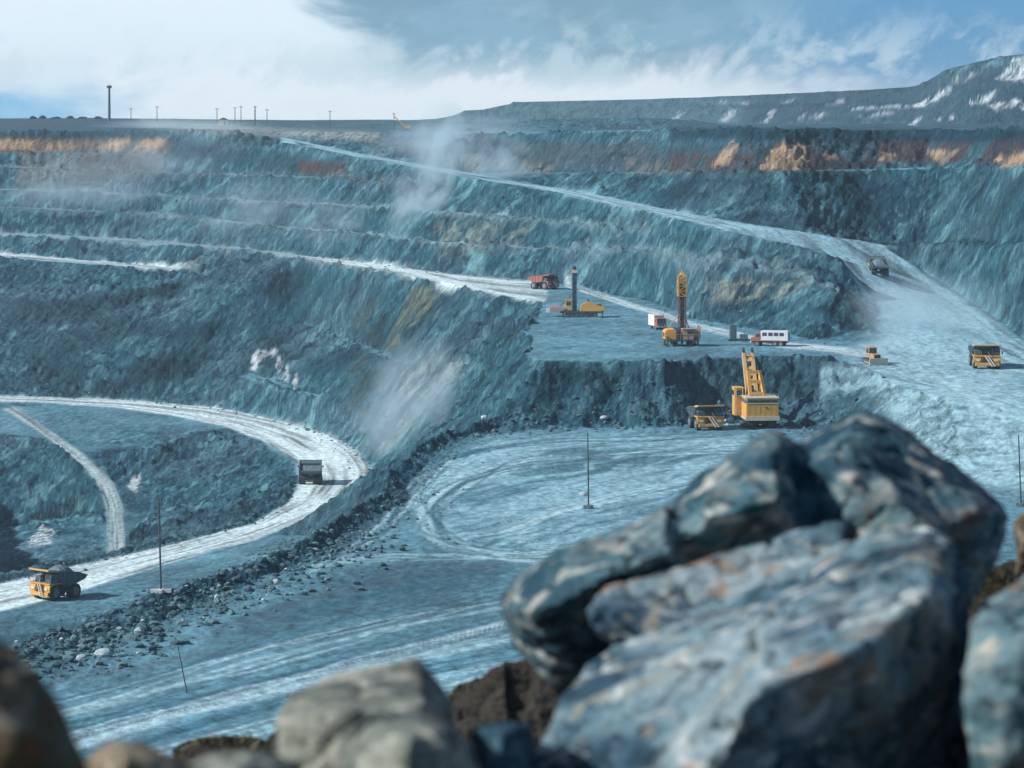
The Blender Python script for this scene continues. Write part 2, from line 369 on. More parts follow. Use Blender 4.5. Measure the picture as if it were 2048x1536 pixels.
# rubble windrows and berms
wrm = np.zeros_like(Z0)
for ln, wd, h in ((windrow, 7, 1.5), (berm_in, 4, 1.2), (wind_toe, 4, 0.5)):
    p = np.array(W3(ln)); 
    for a, b in zip(p[:-1], p[1:]):
        n = max(2, int(math.hypot((b[0] - a[0]) * .1, b[1] - a[1]) / 3))
        for k in range(n):
            q = a + (b - a) * k / n
            i0, i1 = np.searchsorted(PXa, [q[0] - 3 * wd * F / q[1], q[0] + 3 * wd * F / q[1]]); j0, j1 = np.searchsorted(DV, [q[1] - 3 * wd, q[1] + 3 * wd])
            if i1 <= i0: continue
            xx = (PXa[i0:i1][:, None] - q[0]) * q[1] / F; yy = DV[j0:j1][None, :] - q[1]
            sub = wrm[i0:i1, j0:j1]; np.maximum(sub, np.exp(-(xx * xx + yy * yy) / (wd * wd)) * (1 if h > 1 else .4), out=sub)
amp = steep * near_fade * (1 - .75 * wrm) * (1 - .45 * sstep(DVg, 1600, 1750))
for a_ in (n_gul, n_gul2): a_ -= float(a_[steep > .5].mean()) + .1
Z1 = Z0 + amp * (1.1 * n_gul * far_k + 0.7 * n_gul2 + lerp(0.8, 2.4, rug) * n_blk + 1.8 * n_big + 1.9 * rug * ledge + .75 * fbm(Xg / 2.3, (DVg + Z0) / 2.3, 2, 27))
flatn = (1 - steep) * near_fade
Z1 += flatn * (0.16 * fbm(Xg / 3.0, DVg / 5.0, 3, 51) + 0.25 * n_big)
rub = fbm(Xg / 1.7, DVg / 1.7, 3, 61, 0.6)
Z1 += wrm * (0.9 * np.maximum(rub, -0.3) + 0.45 * ridge(Xg / 6, DVg / 6, 2, 66) - 0.75) * (1 - flat_hint * .8)
Z1 += (1 - sstep(DVg, 17, 22)) * sstep(DVg, 6, 9) * 0.09 * fbm(Xg / .35, DVg / .5, 4, 75, .6)
hm = sstep(DVg, 1440, 1480) * (1 - sstep(DVg, 1515, 1545)) * sstep(PXg, 985, 1020) * (1 - sstep(PXg, 1380, 1450))
Z1 += hm * 1.6 * np.abs(fbm(Xg / 7, DVg / 7, 3, 71))
Zg = Z1.astype(np.float32)
PYg = HZ + (ZC - Zg) / DVg * F

def z_at(px, d): return float(bilin(Zg, np.array([px], float), np.array([d], float))[0])
def hit(px, py, dmin=225.0):                             # first ground met by the line of sight through a photo point
    dd = DV[DV > dmin]; zz = bilin(Zg, np.full(len(dd), float(px)), dd)
    row = HZ + (ZC - zz) / dd * F
    k = int(np.argmax(row <= py)); k = max(k, 1)
    d = dd[k - 1] + (dd[k] - dd[k - 1]) * np.clip((row[k - 1] - py) / max(1e-6, row[k - 1] - row[k]), 0, 1)
    return Vector(((px - 1024) / F * d, d, z_at(px, d)))
def ground(x, y): return z_at(1024 + x / max(y, 1) * F, y)

# ------------------------------------------------------------------ what the ground is made of (rock kinds, dust, snow, darker and paler patches)
def C3(*c): return np.array(c, np.float32)
c_teal, c_slate, c_dark, c_pale = C3(.027, .110, .154), C3(.052, .124, .168), C3(.002, .026, .046), C3(.160, .345, .40)
c_green, c_flat, c_road = C3(.20, .235, .185), C3(.112, .248, .316), C3(.56, .69, .71)
c_tan, c_brown, c_rust, c_snow = C3(.50, .36, .235), C3(.075, .062, .065), C3(.075, .050, .055), C3(.62, .70, .74)
def mx(col, c, m): return col + (c - col) * m[..., None]
n_a = fbm(Xg / 70, (DVg + 1.5 * Zg) / 70, 3, 81); n_b = .5 * fbm(cc / 6.0 + n_blk, al / 20, 4, 84, .62) + .55 * fbm(cc / 2.6 + .8 * n_blk, al / 6, 3, 86, .6) + .35 * fbm(Xg / 9, (DVg + Zg) / 9, 4, 87, .62); n_c = fbm(Xg / 30, (DVg + Zg) / 30, 3, 88)
n_d = fbm(Xg / 2.4, (DVg + Zg * 1.5) / 2.4, 3, 91, .65)
col = np.broadcast_to(c_teal, Zg.shape + (3,)).copy()
col = mx(col, c_slate, sstep(n_a, -0.15, 0.3))
col = mx(col, c_pale, 0.72 * sstep(n_b, 0.05, 0.36))
col = mx(col, c_dark, 0.8 * sstep(n_b, -0.04, -0.36))
col = mx(col, c_dark, 0.85 * sstep(n_c + .3 * n_d, 0.0, 0.30) * rug)
col = mx(col, c_pale, 0.5 * sstep(n_d, 0.12, 0.42)); col = mx(col, c_dark, 0.62 * sstep(n_d, -0.10, -0.42))
flat = (1 - sstep(slope, 0.06, 0.22)) * near_fade
bb = 0.87 * Xg - 0.5 * DVg; aa = 0.5 * Xg + 0.87 * DVg           # worn lanes of the yard: long streaks that wander
wv = fbm(Xg / 30, DVg / 30, 3, 96); bw = bb + 7 * wv
lanes = fbm(bw / 2.6, aa / 70, 4, 97, .62); fine = fbm(bw / 0.8, aa / 45, 3, 98, .6); blot = fbm(Xg / 22, DVg / 28, 4, 99)
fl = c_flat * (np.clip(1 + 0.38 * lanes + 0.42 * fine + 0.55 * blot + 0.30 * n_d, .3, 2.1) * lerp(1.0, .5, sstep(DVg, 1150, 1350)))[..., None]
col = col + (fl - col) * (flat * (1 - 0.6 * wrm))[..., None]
def zone(poly, c, strength=1.0, edge=7.0, dr=(0, 1e9), n=None):
    global col
    poly = np.array(poly, float); x0, y0 = poly.min(0) - 20; x1, y1 = poly.max(0) + 20
    i0, i1 = np.searchsorted(PXa, [x0, x1]); j0, j1 = np.searchsorted(DV, [max(dr[0], 230), min(dr[1], 9000)])
    X = PXg[i0:i1, j0:j1] + 14 * n_b[i0:i1, j0:j1] + 8 * n_d[i0:i1, j0:j1]; Y = PYg[i0:i1, j0:j1] + 7 * n_b[i0:i1, j0:j1] + 4 * n_d[i0:i1, j0:j1]
    ins = np.zeros(X.shape, bool); dm = np.full(X.shape, 1e9, np.float32)
    for (ax, ay), (bx, by) in zip(poly, np.roll(poly, -1, 0)):
        cr = ((ay > Y) != (by > Y)) & (X < (bx - ax) * (Y - ay) / (by - ay + 1e-9) + ax); ins ^= cr
        ll = (bx - ax) ** 2 + (by - ay) ** 2 + 1e-9; t = np.clip(((X - ax) * (bx - ax) + (Y - ay) * (by - ay)) / ll, 0, 1)
        dm = np.minimum(dm, np.hypot(X - ax - t * (bx - ax), Y - ay - t * (by - ay)))
    m = sstep(np.where(ins, dm, -dm), -edge * .5, edge) * strength * lerp(.45, 1.0, sstep(n_b[i0:i1, j0:j1] + .5 * n_d[i0:i1, j0:j1], -.3, .15))
    if n is not None: m = m * sstep(n[i0:i1, j0:j1], -0.25, 0.2)
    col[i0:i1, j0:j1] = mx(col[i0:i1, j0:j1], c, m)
FA = (900, 1700)
zone([(-300, 274), (335, 274), (345, 306), (-300, 306)], C3(.20, .125, .085), .9, 5, FA); zone([(-300, 278), (90, 278), (60, 300), (-300, 300)], c_tan, .75, 5, FA); zone([(110, 282), (170, 280), (140, 302), (85, 302)], c_tan, .6, 5, FA); zone([(215, 276), (275, 276), (240, 304), (180, 304)], c_tan, .9, 5, FA); zone([(285, 278), (335, 276), (312, 304), (262, 304)], c_tan, .8, 5, FA)
zone([(-300, 262), (300, 262), (300, 280), (-300, 280)], c_dark, .7, 5, FA)
zone([(40, 308), (330, 306), (330, 346), (170, 346), (120, 372), (30, 372)], C3(.22, .23, .22), .7, 8, FA)
zone([(-300, 234), (275, 234), (300, 262), (-300, 262)], C3(.05, .09, .125), .85, 5, (900, 1790))
zone([(165, 306), (345, 306), (300, 360), (130, 380)], c_brown, .8, 12, FA)
zone([(330, 275), (540, 300), (700, 330), (700, 356), (560, 348), (330, 310)], c_dark, .55, 14, FA)
zone([(590, 320), (706, 326), (690, 354), (598, 350)], C3(.085, .055, .05), .9, 9, FA)
zone([(700, 268), (1000, 275), (1350, 285), (1350, 345), (1050, 345), (900, 330), (720, 290)], c_brown, .55, 14, (800, 1600))
zone([(900, 300), (1110, 330), (1100, 348), (930, 345)], C3(.33, .30, .24), .6, 10, (800, 1600), n_b)
zone([(1260, 318), (1380, 325), (1400, 350), (1250, 350)], C3(.26, .24, .20), .6, 10, (700, 1600), n_b)
RA = (650, 1500)
zone([(1340, 296), (1600, 280), (2400, 272), (2400, 325), (1800, 330), (1640, 345), (1340, 345)], c_rust, .95, 9, RA, n_c + .5 * n_b + .15); zone([(1300, 276), (1560, 276), (1540, 312), (1300, 315)], c_teal, .6, 8, RA, n_b)
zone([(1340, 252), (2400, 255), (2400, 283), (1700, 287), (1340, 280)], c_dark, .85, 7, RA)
zone([(1553, 289), (1612, 290), (1617, 322), (1606, 340), (1522, 341), (1535, 315)], c_tan, 1, 3, RA)
zone([(1462, 290), (1480, 288), (1455, 330), (1424, 334)], c_tan, .8, 3, RA); zone([(1640, 308), (1690, 308), (1660, 322)], c_tan, .6, 3, RA)
zone([(1765, 306), (1798, 306), (1785, 326), (1762, 324)], c_tan, .8, 3, RA); zone([(1852, 300), (1920, 299), (1890, 325), (1880, 330)], c_tan, .8, 3, RA)
zone([(1990, 318), (2060, 298), (2200, 300), (2200, 322), (2000, 336)], c_tan, .85, 4, RA); zone([(2200, 300), (2700, 300), (2700, 330), (2200, 328)], c_tan, .6, 8, RA, n_b)
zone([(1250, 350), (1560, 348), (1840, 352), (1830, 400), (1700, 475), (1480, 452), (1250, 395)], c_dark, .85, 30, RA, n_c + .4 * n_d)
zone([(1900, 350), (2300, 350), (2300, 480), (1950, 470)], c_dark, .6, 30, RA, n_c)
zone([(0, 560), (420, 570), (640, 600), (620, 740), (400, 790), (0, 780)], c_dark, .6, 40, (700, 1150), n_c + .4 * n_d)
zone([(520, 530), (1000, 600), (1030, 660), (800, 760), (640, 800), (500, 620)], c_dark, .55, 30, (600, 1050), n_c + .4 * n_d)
zone([(830, 570), (900, 575), (870, 640), (800, 700), (770, 700)], C3(.20, .205, .13), .7, 14, (600, 1000), n_b)
zone([(620, 590), (780, 590), (760, 700), (640, 670)], C3(.07, .085, .075), .6, 20, (600, 1050), n_c)
zone([(700, 700), (800, 720), (760, 830), (690, 840)], C3(.055, .075, .07), .7, 24, (600, 1000), n_c)
zone([(800, 750), (900, 700), (940, 730), (850, 830), (780, 905), (748, 910)], C3(.33, .38, .37), .8, 34, (560, 1000), n_b)
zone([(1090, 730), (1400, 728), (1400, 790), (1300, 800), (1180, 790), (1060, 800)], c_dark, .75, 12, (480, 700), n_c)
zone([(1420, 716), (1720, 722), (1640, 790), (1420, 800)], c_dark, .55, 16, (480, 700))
zone([(1410, 560), (1640, 560), (1560, 605), (1400, 608)], C3(.34, .36, .30), .7, 14, (560, 900), n_b)
zone([(860, 440), (1080, 440), (1040, 500), (880, 520)], C3(.24, .27, .23), .65, 24, (700, 1100), n_b)
zone([(940, 500), (975, 500), (965, 550), (930, 545)], c_pale, .9, 8, (700, 1100))
SN = C3(.66, .74, .78)
zone([(512, 702), (555, 698), (550, 708), (524, 716), (516, 744), (502, 740)], SN, .9, 4, (700, 1100))
for a in ((556, 712), (574, 730), (590, 745)): zone([(a[0], a[1]), (a[0] + 7, a[1]), (a[0] + 3, a[1] + 34), (a[0] - 4, a[1] + 34)], SN, .7, 3, (700, 1100))
zone([(475, 750), (505, 752), (590, 790), (575, 792)], c_pale, .9, 5, (700, 1100)); zone([(590, 645), (650, 650), (840, 732), (800, 728)], c_pale, .7, 8, (650, 1100), n_d)
zone([(60, 1080), (80, 1045), (110, 1060), (105, 1090), (60, 1095)], SN, .9, 5, (560, 1100), n_d); zone([(262, 948), (285, 950), (275, 990), (258, 975)], SN, .9, 4, (560, 1100))
HL = (1500, 3200)
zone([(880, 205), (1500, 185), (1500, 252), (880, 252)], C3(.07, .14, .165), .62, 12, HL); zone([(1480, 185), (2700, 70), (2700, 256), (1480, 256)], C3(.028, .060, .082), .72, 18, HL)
for q in ([(1850, 203), (1895, 176), (1908, 177), (1880, 200), (1850, 214), (1815, 214)], [(1905, 166), (1948, 140), (1952, 146), (1930, 163)], [(1990, 160), (2036, 114), (2300, 104), (2300, 160), (2048, 164)],
          [(1930, 210), (1985, 180), (2000, 178), (1975, 206)], [(1975, 212), (2035, 198), (2048, 206), (1990, 222)], [(2036, 212), (2200, 205), (2200, 226), (2044, 222)], [(1520, 244), (1545, 218), (1556, 220), (1534, 248)],
          [(1436, 244), (1462, 218), (1480, 220), (1455, 246)], [(1590, 240), (1612, 222), (1618, 224), (1600, 242)], [(1620, 238), (1650, 222), (1655, 226), (1636, 240)], [(1700, 214), (1850, 208), (1850, 214), (1700, 222)],
          [(1345, 238), (1365, 220), (1374, 222), (1356, 242)], [(1718, 232), (1790, 222), (1790, 228), (1722, 238)], [(1815, 254), (1840, 230), (1846, 234), (1830, 255)], [(1865, 244), (1880, 234), (1884, 242)], [(1895, 240), (1908, 230), (1914, 238)],
          [(1440, 206), (1456, 200), (1450, 212)], [(1480, 210), (1500, 200), (1496, 212)], [(1560, 208), (1590, 196), (1588, 206)], [(1650, 212), (1690, 194), (1688, 208)], [(2080, 235), (2160, 228), (2160, 240)]):
    zone(q, c_snow, .85 if q[0][0] > 1790 else .5, 3, HL, n_b + .2)
zone([(275, 238), (330, 236), (560, 255), (760, 262), (760, 285), (540, 275), (300, 258)], C3(.36, .38, .36), .7, 10, (1100, 1800))
zone([(-100, 1250), (300, 1150), (500, 1096), (640, 1050), (720, 1000), (790, 950), (780, 1010), (640, 1100), (450, 1180), (300, 1240), (-100, 1370)], c_dark, .45, 12, (330, 720), n_d)
# roads: pale dust, wheel tracks running along them
def road(S, Tt, c, rows_=9.0, k=1.0, edge=.08):
    global col
    t = np.nan_to_num(Tt, nan=-1.0); s = np.nan_to_num(S, nan=0.0)
    tw = t + 0.05 * fbm(s / 18, t * 2, 2, 121)
    m = sstep(tw, 0.0, edge) * (1 - sstep(tw, 1 - edge, 1.0)) * (~np.isnan(Tt))
    st = fbm(t * rows_, s / 60, 3, 131, .6); lane = fbm(t * rows_ * 2.4, s / 140, 2, 137)
    cr = c * np.clip(1.02 + 1.25 * st + 0.8 * lane + 0.2 * n_d, .22, 1.25)[..., None]
    m = soft(m.astype(np.float32), 1) * k
    col = col + (cr - col) * m[..., None]; return m
def lipdust(k, c, st):                                  # pale dust lying on a narrow bench
    a, b = rows[k]; S_, T_ = strip([(p, d - 2, D) for p, d, D in a[:len(b)]], b); road(S_, T_, c, 2, st, .2)
for k_ in ('b3', 'b4'): lipdust(k_, C3(.20, .31, .35), .55)
lipdust('b5', C3(.16, .22, .25), .5); a_, b_ = wr['c1']; S_, T_ = strip(a_, b_); road(S_, T_, c_dark, 2, .6, .2)
roads = {}
roads['loop'] = road(SL, TL, c_road * .98, 5); roads['spur'] = road(SS, TS, C3(.34, .44, .45), 4, .9)
roads['ramp'] = road(S1, T1, C3(.31, .51, .585), 6, .92)
roads['b1'] = road(Sb1, Tb1, c_road * .9, 2, .85 * (1 - sstep(PXg, 330, 430))); m2 = sstep(PXg, 540, 660) * (1 - .3 * sstep(PXg, 1000, 1100))
roads['b2'] = road(Sb2, Tb2, c_road * .95, 3, .95 * m2 + .25 * (1 - m2))
def track(pts, c, k, rows_=5, edge=.25):                 # a worn lane: (px, py on the yard, half width in px rows)
    nr = W3([(a, b + w, D) for a, b, w, D in pts]); fr = W3([(a, b - w, D) for a, b, w, D in pts]); S, Tt = strip(nr, fr); return road(S, Tt, c, rows_, k, edge)
c_y = C3(.30, .50, .58)
y1 = zone([(1420, 862), (1500, 880), (1450, 960), (1250, 1060), (1120, 1130), (960, 1125), (850, 1070), (830, 1010), (880, 930), (980, 872)], C3(.29, .49, .57), .8, 22, (340, 600), lanes + blot)
y1 = track([(1500, 880, 12, 60), (1300, 880, 12, 60), (1100, 888, 16, 60), (980, 905, 20, 60), (900, 945, 26, 60), (862, 1000, 26, 60), (880, 1055, 22, 60), (960, 1100, 18, 60), (1080, 1120, 14, 60)], c_y, .5, 9, .45)
track([(1450, 930, 20, 60), (1250, 950, 22, 60), (1080, 985, 22, 60), (1000, 1030, 18, 60), (1030, 1075, 16, 60), (1120, 1090, 12, 60)], c_y, .45, 9, .45)
track([(700, 1090, 8, 60), (820, 1010, 8, 60), (900, 940, 8, 60)], c_y, .6, 3)
track([(1200, 1200, 10, 60.1), (900, 1275, 14, 60.1), (600, 1352, 18, 60.1), (300, 1440, 22, 60.1), (100, 1500, 26, 60.1)], C3(.36, .49, .54), .75, 11, .42)
track([(1200, 1290, 18, 60.1), (900, 1370, 24, 60.1), (600, 1450, 28, 60.1), (300, 1540, 30, 60.1)], c_y, .5, 13, .45)
track([(1150, 1175, 6, 60), (900, 1215, 7, 60), (600, 1280, 8, 60), (300, 1325, 8, 60), (100, 1355, 8, 60)], C3(.09, .15, .20), .75, 3)
track([(1200, 1230, 5, 60), (800, 1300, 6, 60), (400, 1400, 8, 60), (150, 1480, 8, 60)], C3(.10, .17, .23), .55, 3)
track([(1000, 1128, 14, 60), (850, 1150, 16, 60), (700, 1175, 18, 60), (560, 1215, 14, 60), (420, 1265, 10, 60)], C3(.09, .145, .195), .75, 6, .4)
zone([(1760, 560), (1860, 575), (1980, 680), (2100, 800), (2300, 900), (2300, 1000), (1880, 990), (1760, 830), (1690, 720), (1760, 690)], C3(.33, .53, .61), .92, 40, (380, 760))
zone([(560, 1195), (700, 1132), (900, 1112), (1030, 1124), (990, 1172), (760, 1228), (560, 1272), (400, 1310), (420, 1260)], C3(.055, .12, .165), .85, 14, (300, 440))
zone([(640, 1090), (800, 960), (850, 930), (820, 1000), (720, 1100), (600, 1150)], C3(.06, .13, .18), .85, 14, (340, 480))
track([(1130, 570, 6, 48.2), (1250, 608, 8, 48.3), (1400, 655, 8, 48.4), (1560, 690, 8, 48.6), (1740, 706, 7, 48.7)], c_road * .9, .7, 4)
track([(1640, 735, 6, 50), (1800, 760, 10, 50.8), (1950, 790, 12, 51.4), (2048, 815, 12, 51.9)], c_y, .6, 4)
def ruts(paths, c, k, w):                              # thin worn tyre lines: (px, py) on the yard
    global col
    for ph in paths:
        p = np.array([(px, dist(py, 60.0)) for px, py in ph], float); t = np.linspace(0, 1, len(p)); tt = np.linspace(0, 1, 40)
        cs = np.stack([np.interp(tt, t, p[:, 0]), np.interp(tt, t, p[:, 1])], 1)
        for _ in range(3): cs[1:-1] = .25 * cs[:-2] + .5 * cs[1:-1] + .25 * cs[2:]
        for a, b in zip(cs[:-1], cs[1:]):
            x0, x1 = sorted((a[0], b[0])); y0, y1 = sorted((a[1], b[1])); i0, i1 = np.searchsorted(PXa, [x0 - 30, x1 + 30]); j0, j1 = np.searchsorted(DV, [y0 - 4, y1 + 4])
            if i1 <= i0 or j1 <= j0: continue
            ax, bx = (a[0] - 1024) / F * a[1], (b[0] - 1024) / F * b[1]; X = Xg[i0:i1, j0:j1]; Y = DVg[i0:i1, j0:j1]
            ll = (bx - ax) ** 2 + (b[1] - a[1]) ** 2 + 1e-6; u = np.clip(((X - ax) * (bx - ax) + (Y - a[1]) * (b[1] - a[1])) / ll, 0, 1); dd = np.hypot(X - ax - u * (bx - ax), Y - a[1] - u * (b[1] - a[1]))
            m = np.exp(-(dd / w) ** 2) * k * .85 * flat[i0:i1, j0:j1] * np.clip(.75 + blot[i0:i1, j0:j1] + lanes[i0:i1, j0:j1], .1, 1); col[i0:i1, j0:j1] = mx(col[i0:i1, j0:j1], c, m)
rr_ = random.Random(4)
def swing(px, py, n, jx, jy): return [[(x + rr_.uniform(-jx, jx), y + rr_.uniform(-jy, jy)) for x, y in zip(px, py)] for _ in range(n)]
LT, DK = C3(.41, .61, .67), C3(.035, .125, .18)
arc = ([1480, 1250, 1050, 930, 865, 850, 900, 1000, 1150, 1300], [900, 905, 925, 960, 1005, 1050, 1085, 1105, 1100, 1080])
ruts(swing(*arc, 9, 26, 12), LT, .8, .45); ruts(swing(*arc, 7, 30, 14), DK, .8, .4)
ruts(swing([690, 760, 800, 840, 900], [1110, 1060, 1010, 960, 915], 5, 14, 8), LT, .9, .4); ruts(swing([690, 760, 800, 840, 900], [1110, 1060, 1010, 960, 915], 4, 14, 8), DK, .8, .4)
low = ([1250, 1000, 750, 500, 250, 60], [1175, 1215, 1270, 1335, 1400, 1450])
for q in range(7): ruts(swing(low[0], [y + 34 * q - 40 for y in low[1]], 3, 24, 12), LT if q % 2 else DK, .75, .5); ruts(swing(low[0], [y + 34 * q - 25 for y in low[1]], 2, 24, 12), DK if q % 2 else LT, .75, .35)
ruts(swing([1470, 1300, 1120, 980, 900], [872, 876, 884, 898, 920], 6, 30, 8), DK, .8, .5); ruts(swing([1100, 980, 860, 740, 600], [1150, 1148, 1160, 1185, 1225], 6, 30, 12), DK, .8, .4); ruts(swing([2040, 1960, 1880, 1800, 1740], [940, 900, 860, 830, 800], 6, 20, 20), LT, .8, .5)
ruts(swing([620, 760, 900, 1050, 1200], [1130, 1115, 1110, 1112, 1120], 5, 20, 10), LT, .7, .4); ruts(swing([1420, 1250, 1100, 1010], [960, 985, 1020, 1070], 6, 24, 14), LT, .7, .4)
# rim soil at the viewer's feet
rim = 1 - sstep(DVg, 60, 200)
soil = np.clip(C3(.05, .045, .036) * (1 + 0.5 * fbm(Xg * 2.2, DVg * 2.2, 4, 151))[..., None], 0.01, 1); col = col + (soil - col) * rim[..., None]
col = np.clip(col, 0.012, 0.85)

def ground_material():
    m = bpy.data.materials.new("quarry_ground"); m.use_nodes = True; g = NT(m.node_tree); b = g.n['Principled BSDF']
    at = g.node('ShaderNodeAttribute', attribute_name='rock'); tc = g.node('ShaderNodeTexCoord')
    sp = g.node('ShaderNodeSeparateXYZ'); g.l.new(tc.outputs['Object'], sp.inputs[0])
    sh = g.comb(g.m('SUBTRACT', sp.outputs[0], g.m('MULTIPLY', sp.outputs[2], 0.8)), g.m('MULTIPLY', sp.outputs[1], 0.5), g.m('MULTIPLY', sp.outputs[2], 0.5))
    ast = g.node('ShaderNodeAttribute', attribute_name='face').outputs['Fac']
    n1 = g.noise(sh, 0.75, 5, .62); n2 = g.noise(tc.outputs['Object'], 1.1, 6, .7)
    k = g.m('ADD', g.m('MULTIPLY', n1, 0.9), g.m('MULTIPLY', n2, 0.7))
    kk = g.node('ShaderNodeMapRange'); g.put(kk.inputs[0], k); kk.inputs[1].default_value = .5; kk.inputs[2].default_value = 1.1; kk.inputs[3].default_value = .42; kk.inputs[4].default_value = 1.5
    c = g.mix(1.0, at.outputs['Color'], g.comb(kk.outputs[0], kk.outputs[0], kk.outputs[0]), 'MULTIPLY')
    g.l.new(c, b.inputs['Base Color']); b.inputs['Roughness'].default_value = .95; b.inputs['Specular IOR Level'].default_value = .12
    bp = g.node('ShaderNodeBump'); g.put(bp.inputs['Strength'], g.m('MULTIPLY_ADD', ast, 0.8, 0.12)); bp.inputs['Distance'].default_value = 1.5
    g.l.new(k, bp.inputs['Height']); g.l.new(bp.outputs[0], b.inputs['Normal'])
    return m
M_GROUND = ground_material()

def tag(o, label=None, cat=None, group=None, kind=None):
    if label: o['label'] = label
    if cat: o['category'] = cat
    if group: o['group'] = group
    if kind: o['kind'] = kind
    return o

# grid -> objects: full ring of columns (coarse outside the fan), split by face into ground, roads, yard and hills
th_e = math.atan((PXa[-1] - 1024) / F); th_s = math.atan((PXa[0] - 1024) / F)
ang = np.concatenate([np.arctan((PXa - 1024) / F), np.linspace(th_e, 2 * np.pi + th_s, 46)[1:-1]])
def ring_ext(A, end):
    ex = []
    for t in ang[NC:]:
        w = min(1, max(0, (min(t - th_e, 2 * np.pi + th_s - t)) / R(28))); w = w * w * (3 - 2 * w)
        e = A[-1] if t < np.pi else A[0]
        ex.append(e * (1 - w) + end * w)
    return np.concatenate([A, np.array(ex, dtype=A.dtype)])
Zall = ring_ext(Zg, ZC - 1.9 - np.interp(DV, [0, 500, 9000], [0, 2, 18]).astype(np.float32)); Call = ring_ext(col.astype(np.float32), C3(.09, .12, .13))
Sall = ring_ext(np.clip(steep + wrm + rim, 0, 1).astype(np.float32), np.float32(.5))
ce = np.cos(np.clip(np.where(ang > np.pi, ang - 2 * np.pi, ang), th_s, th_e))
rr = DV[None, :] / ce[:, None]
V = np.stack([rr * np.sin(ang)[:, None], rr * np.cos(ang)[:, None], Zall], -1).astype(np.float32)
NT_ = len(ang)
def sub_mesh(name, fmask, kind='structure'):
    ii, jj = np.nonzero(fmask); i2 = (ii + 1) % NT_
    q = np.stack([ii * NR + jj, i2 * NR + jj, i2 * NR + jj + 1, ii * NR + jj + 1], 1)
    u, inv = np.unique(q, return_inverse=True); inv = inv.reshape(-1)
    me = bpy.data.meshes.new(name); me.vertices.add(len(u)); me.vertices.foreach_set('co', V.reshape(-1, 3)[u].ravel())
    nf = len(q); me.loops.add(nf * 4); me.loops.foreach_set('vertex_index', inv.astype(np.int32)); me.polygons.add(nf)
    me.polygons.foreach_set('loop_start', np.arange(0, nf * 4, 4, dtype=np.int32)); me.polygons.foreach_set('use_smooth', np.ones(nf, bool))
    a = me.attributes.new('rock', 'FLOAT_COLOR', 'POINT'); cv = Call.reshape(-1, 3)[u]
    a.data.foreach_set('color', np.concatenate([cv, np.ones((len(u), 1), np.float32)], 1).ravel())
    a = me.attributes.new('face', 'FLOAT', 'POINT'); a.data.foreach_set('value', Sall.ravel()[u])
    me.update(calc_edges=True); me.materials.append(M_GROUND)
    o = bpy.data.objects.new(name, me); COL.objects.link(o); o['kind'] = kind; return o
FM = np.zeros((NT_, NR - 1), np.int8)
def face(m): return m[:, :-1] > 0.4
def setm(mask, v): sub = FM[:NC]; sub[mask & (sub == 0)] = v
setm(face(roads['loop']), 1); setm(face(roads['spur']), 2); setm(face(roads['ramp']), 3)
yardm = (DVg > 225) & (np.abs(ZC - Z0 - 60) < 1.1) & (slope < .12); setm(face(soft(yardm.astype(np.float32), 2)), 4)
setm(((DVg > 1560) & (PXg > 430))[:, :-1] & (DVg < 3600)[:, :-1], 5)
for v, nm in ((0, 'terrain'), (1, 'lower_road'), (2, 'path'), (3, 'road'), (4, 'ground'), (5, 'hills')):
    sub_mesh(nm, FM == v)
del V, Call, col

#OBJECTS#
# ------------------------------------------------------------------ materials of the things
def mat(name, c, rough=.7, metal=0.0, dust=.35, dcol=(.22, .29, .32), sc=1.1):
    m = bpy.data.materials.new(name); m.use_nodes = True; g = NT(m.node_tree); b = g.n['Principled BSDF']
    tc = g.node('ShaderNodeTexCoord'); n = g.noise(tc.outputs['Object'], sc, 6, .65); n2 = g.noise(tc.outputs['Object'], sc * 5, 4, .6)
    k = g.m('MULTIPLY', g.ss(g.m('MULTIPLY_ADD', n2, .4, n), .5, .95), dust)
    v = g.m('MULTIPLY_ADD', n2, .5, .75)
    cc_ = g.mix(1.0, c, g.comb(v, v, v), 'MULTIPLY')
    g.l.new(g.mix(k, cc_, dcol), b.inputs['Base Color']); b.inputs['Roughness'].default_value = rough; b.inputs['Metallic'].default_value = metal
    return m
M = dict(yellow=mat('dusty_yellow_paint', (.72, .36, .055), dust=.25), lip=mat('dusty_ochre_paint', (.68, .42, .16), dust=.4), pale=mat('faded_cream_paint', (.62, .55, .42)), red=mat('faded_red_paint', (.40, .085, .045)),
         grey=mat('dusty_grey_paint', (.07, .11, .135), dust=.5, dcol=(.14, .21, .24)), dark=mat('dark_steel', (.02, .026, .03), .6), tyre=mat('dusty_tyre_rubber', (.018, .024, .028), .9, dust=.5, dcol=(.09, .13, .15)),
         rim=mat('dusty_rim_steel', (.16, .2, .22), .6), glass=mat('dusty_glass', (.03, .045, .06), .15, dust=.25), white=mat('white_paint', (.72, .74, .75), .6),
         ore=mat('blasted_ore', (.10, .15, .185), .95, dust=.7, dcol=(.18, .25, .29), sc=1.6), navy=mat('dark_blue_paint', (.035, .065, .11)), teal=mat('blue_grey_paint', (.07, .16, .21)),
         pinkish=mat('sun_bleached_red_paint', (.45, .27, .22)), wood=mat('weathered_timber', (.045, .05, .055), .9), orange=mat('faded_orange_paint', (.50, .25, .10), dust=.6),
         brownm=mat('rusty_brown_paint', (.20, .11, .055)), lamp=mat('lamp_glass', (.75, .76, .72), .3, dust=.2))

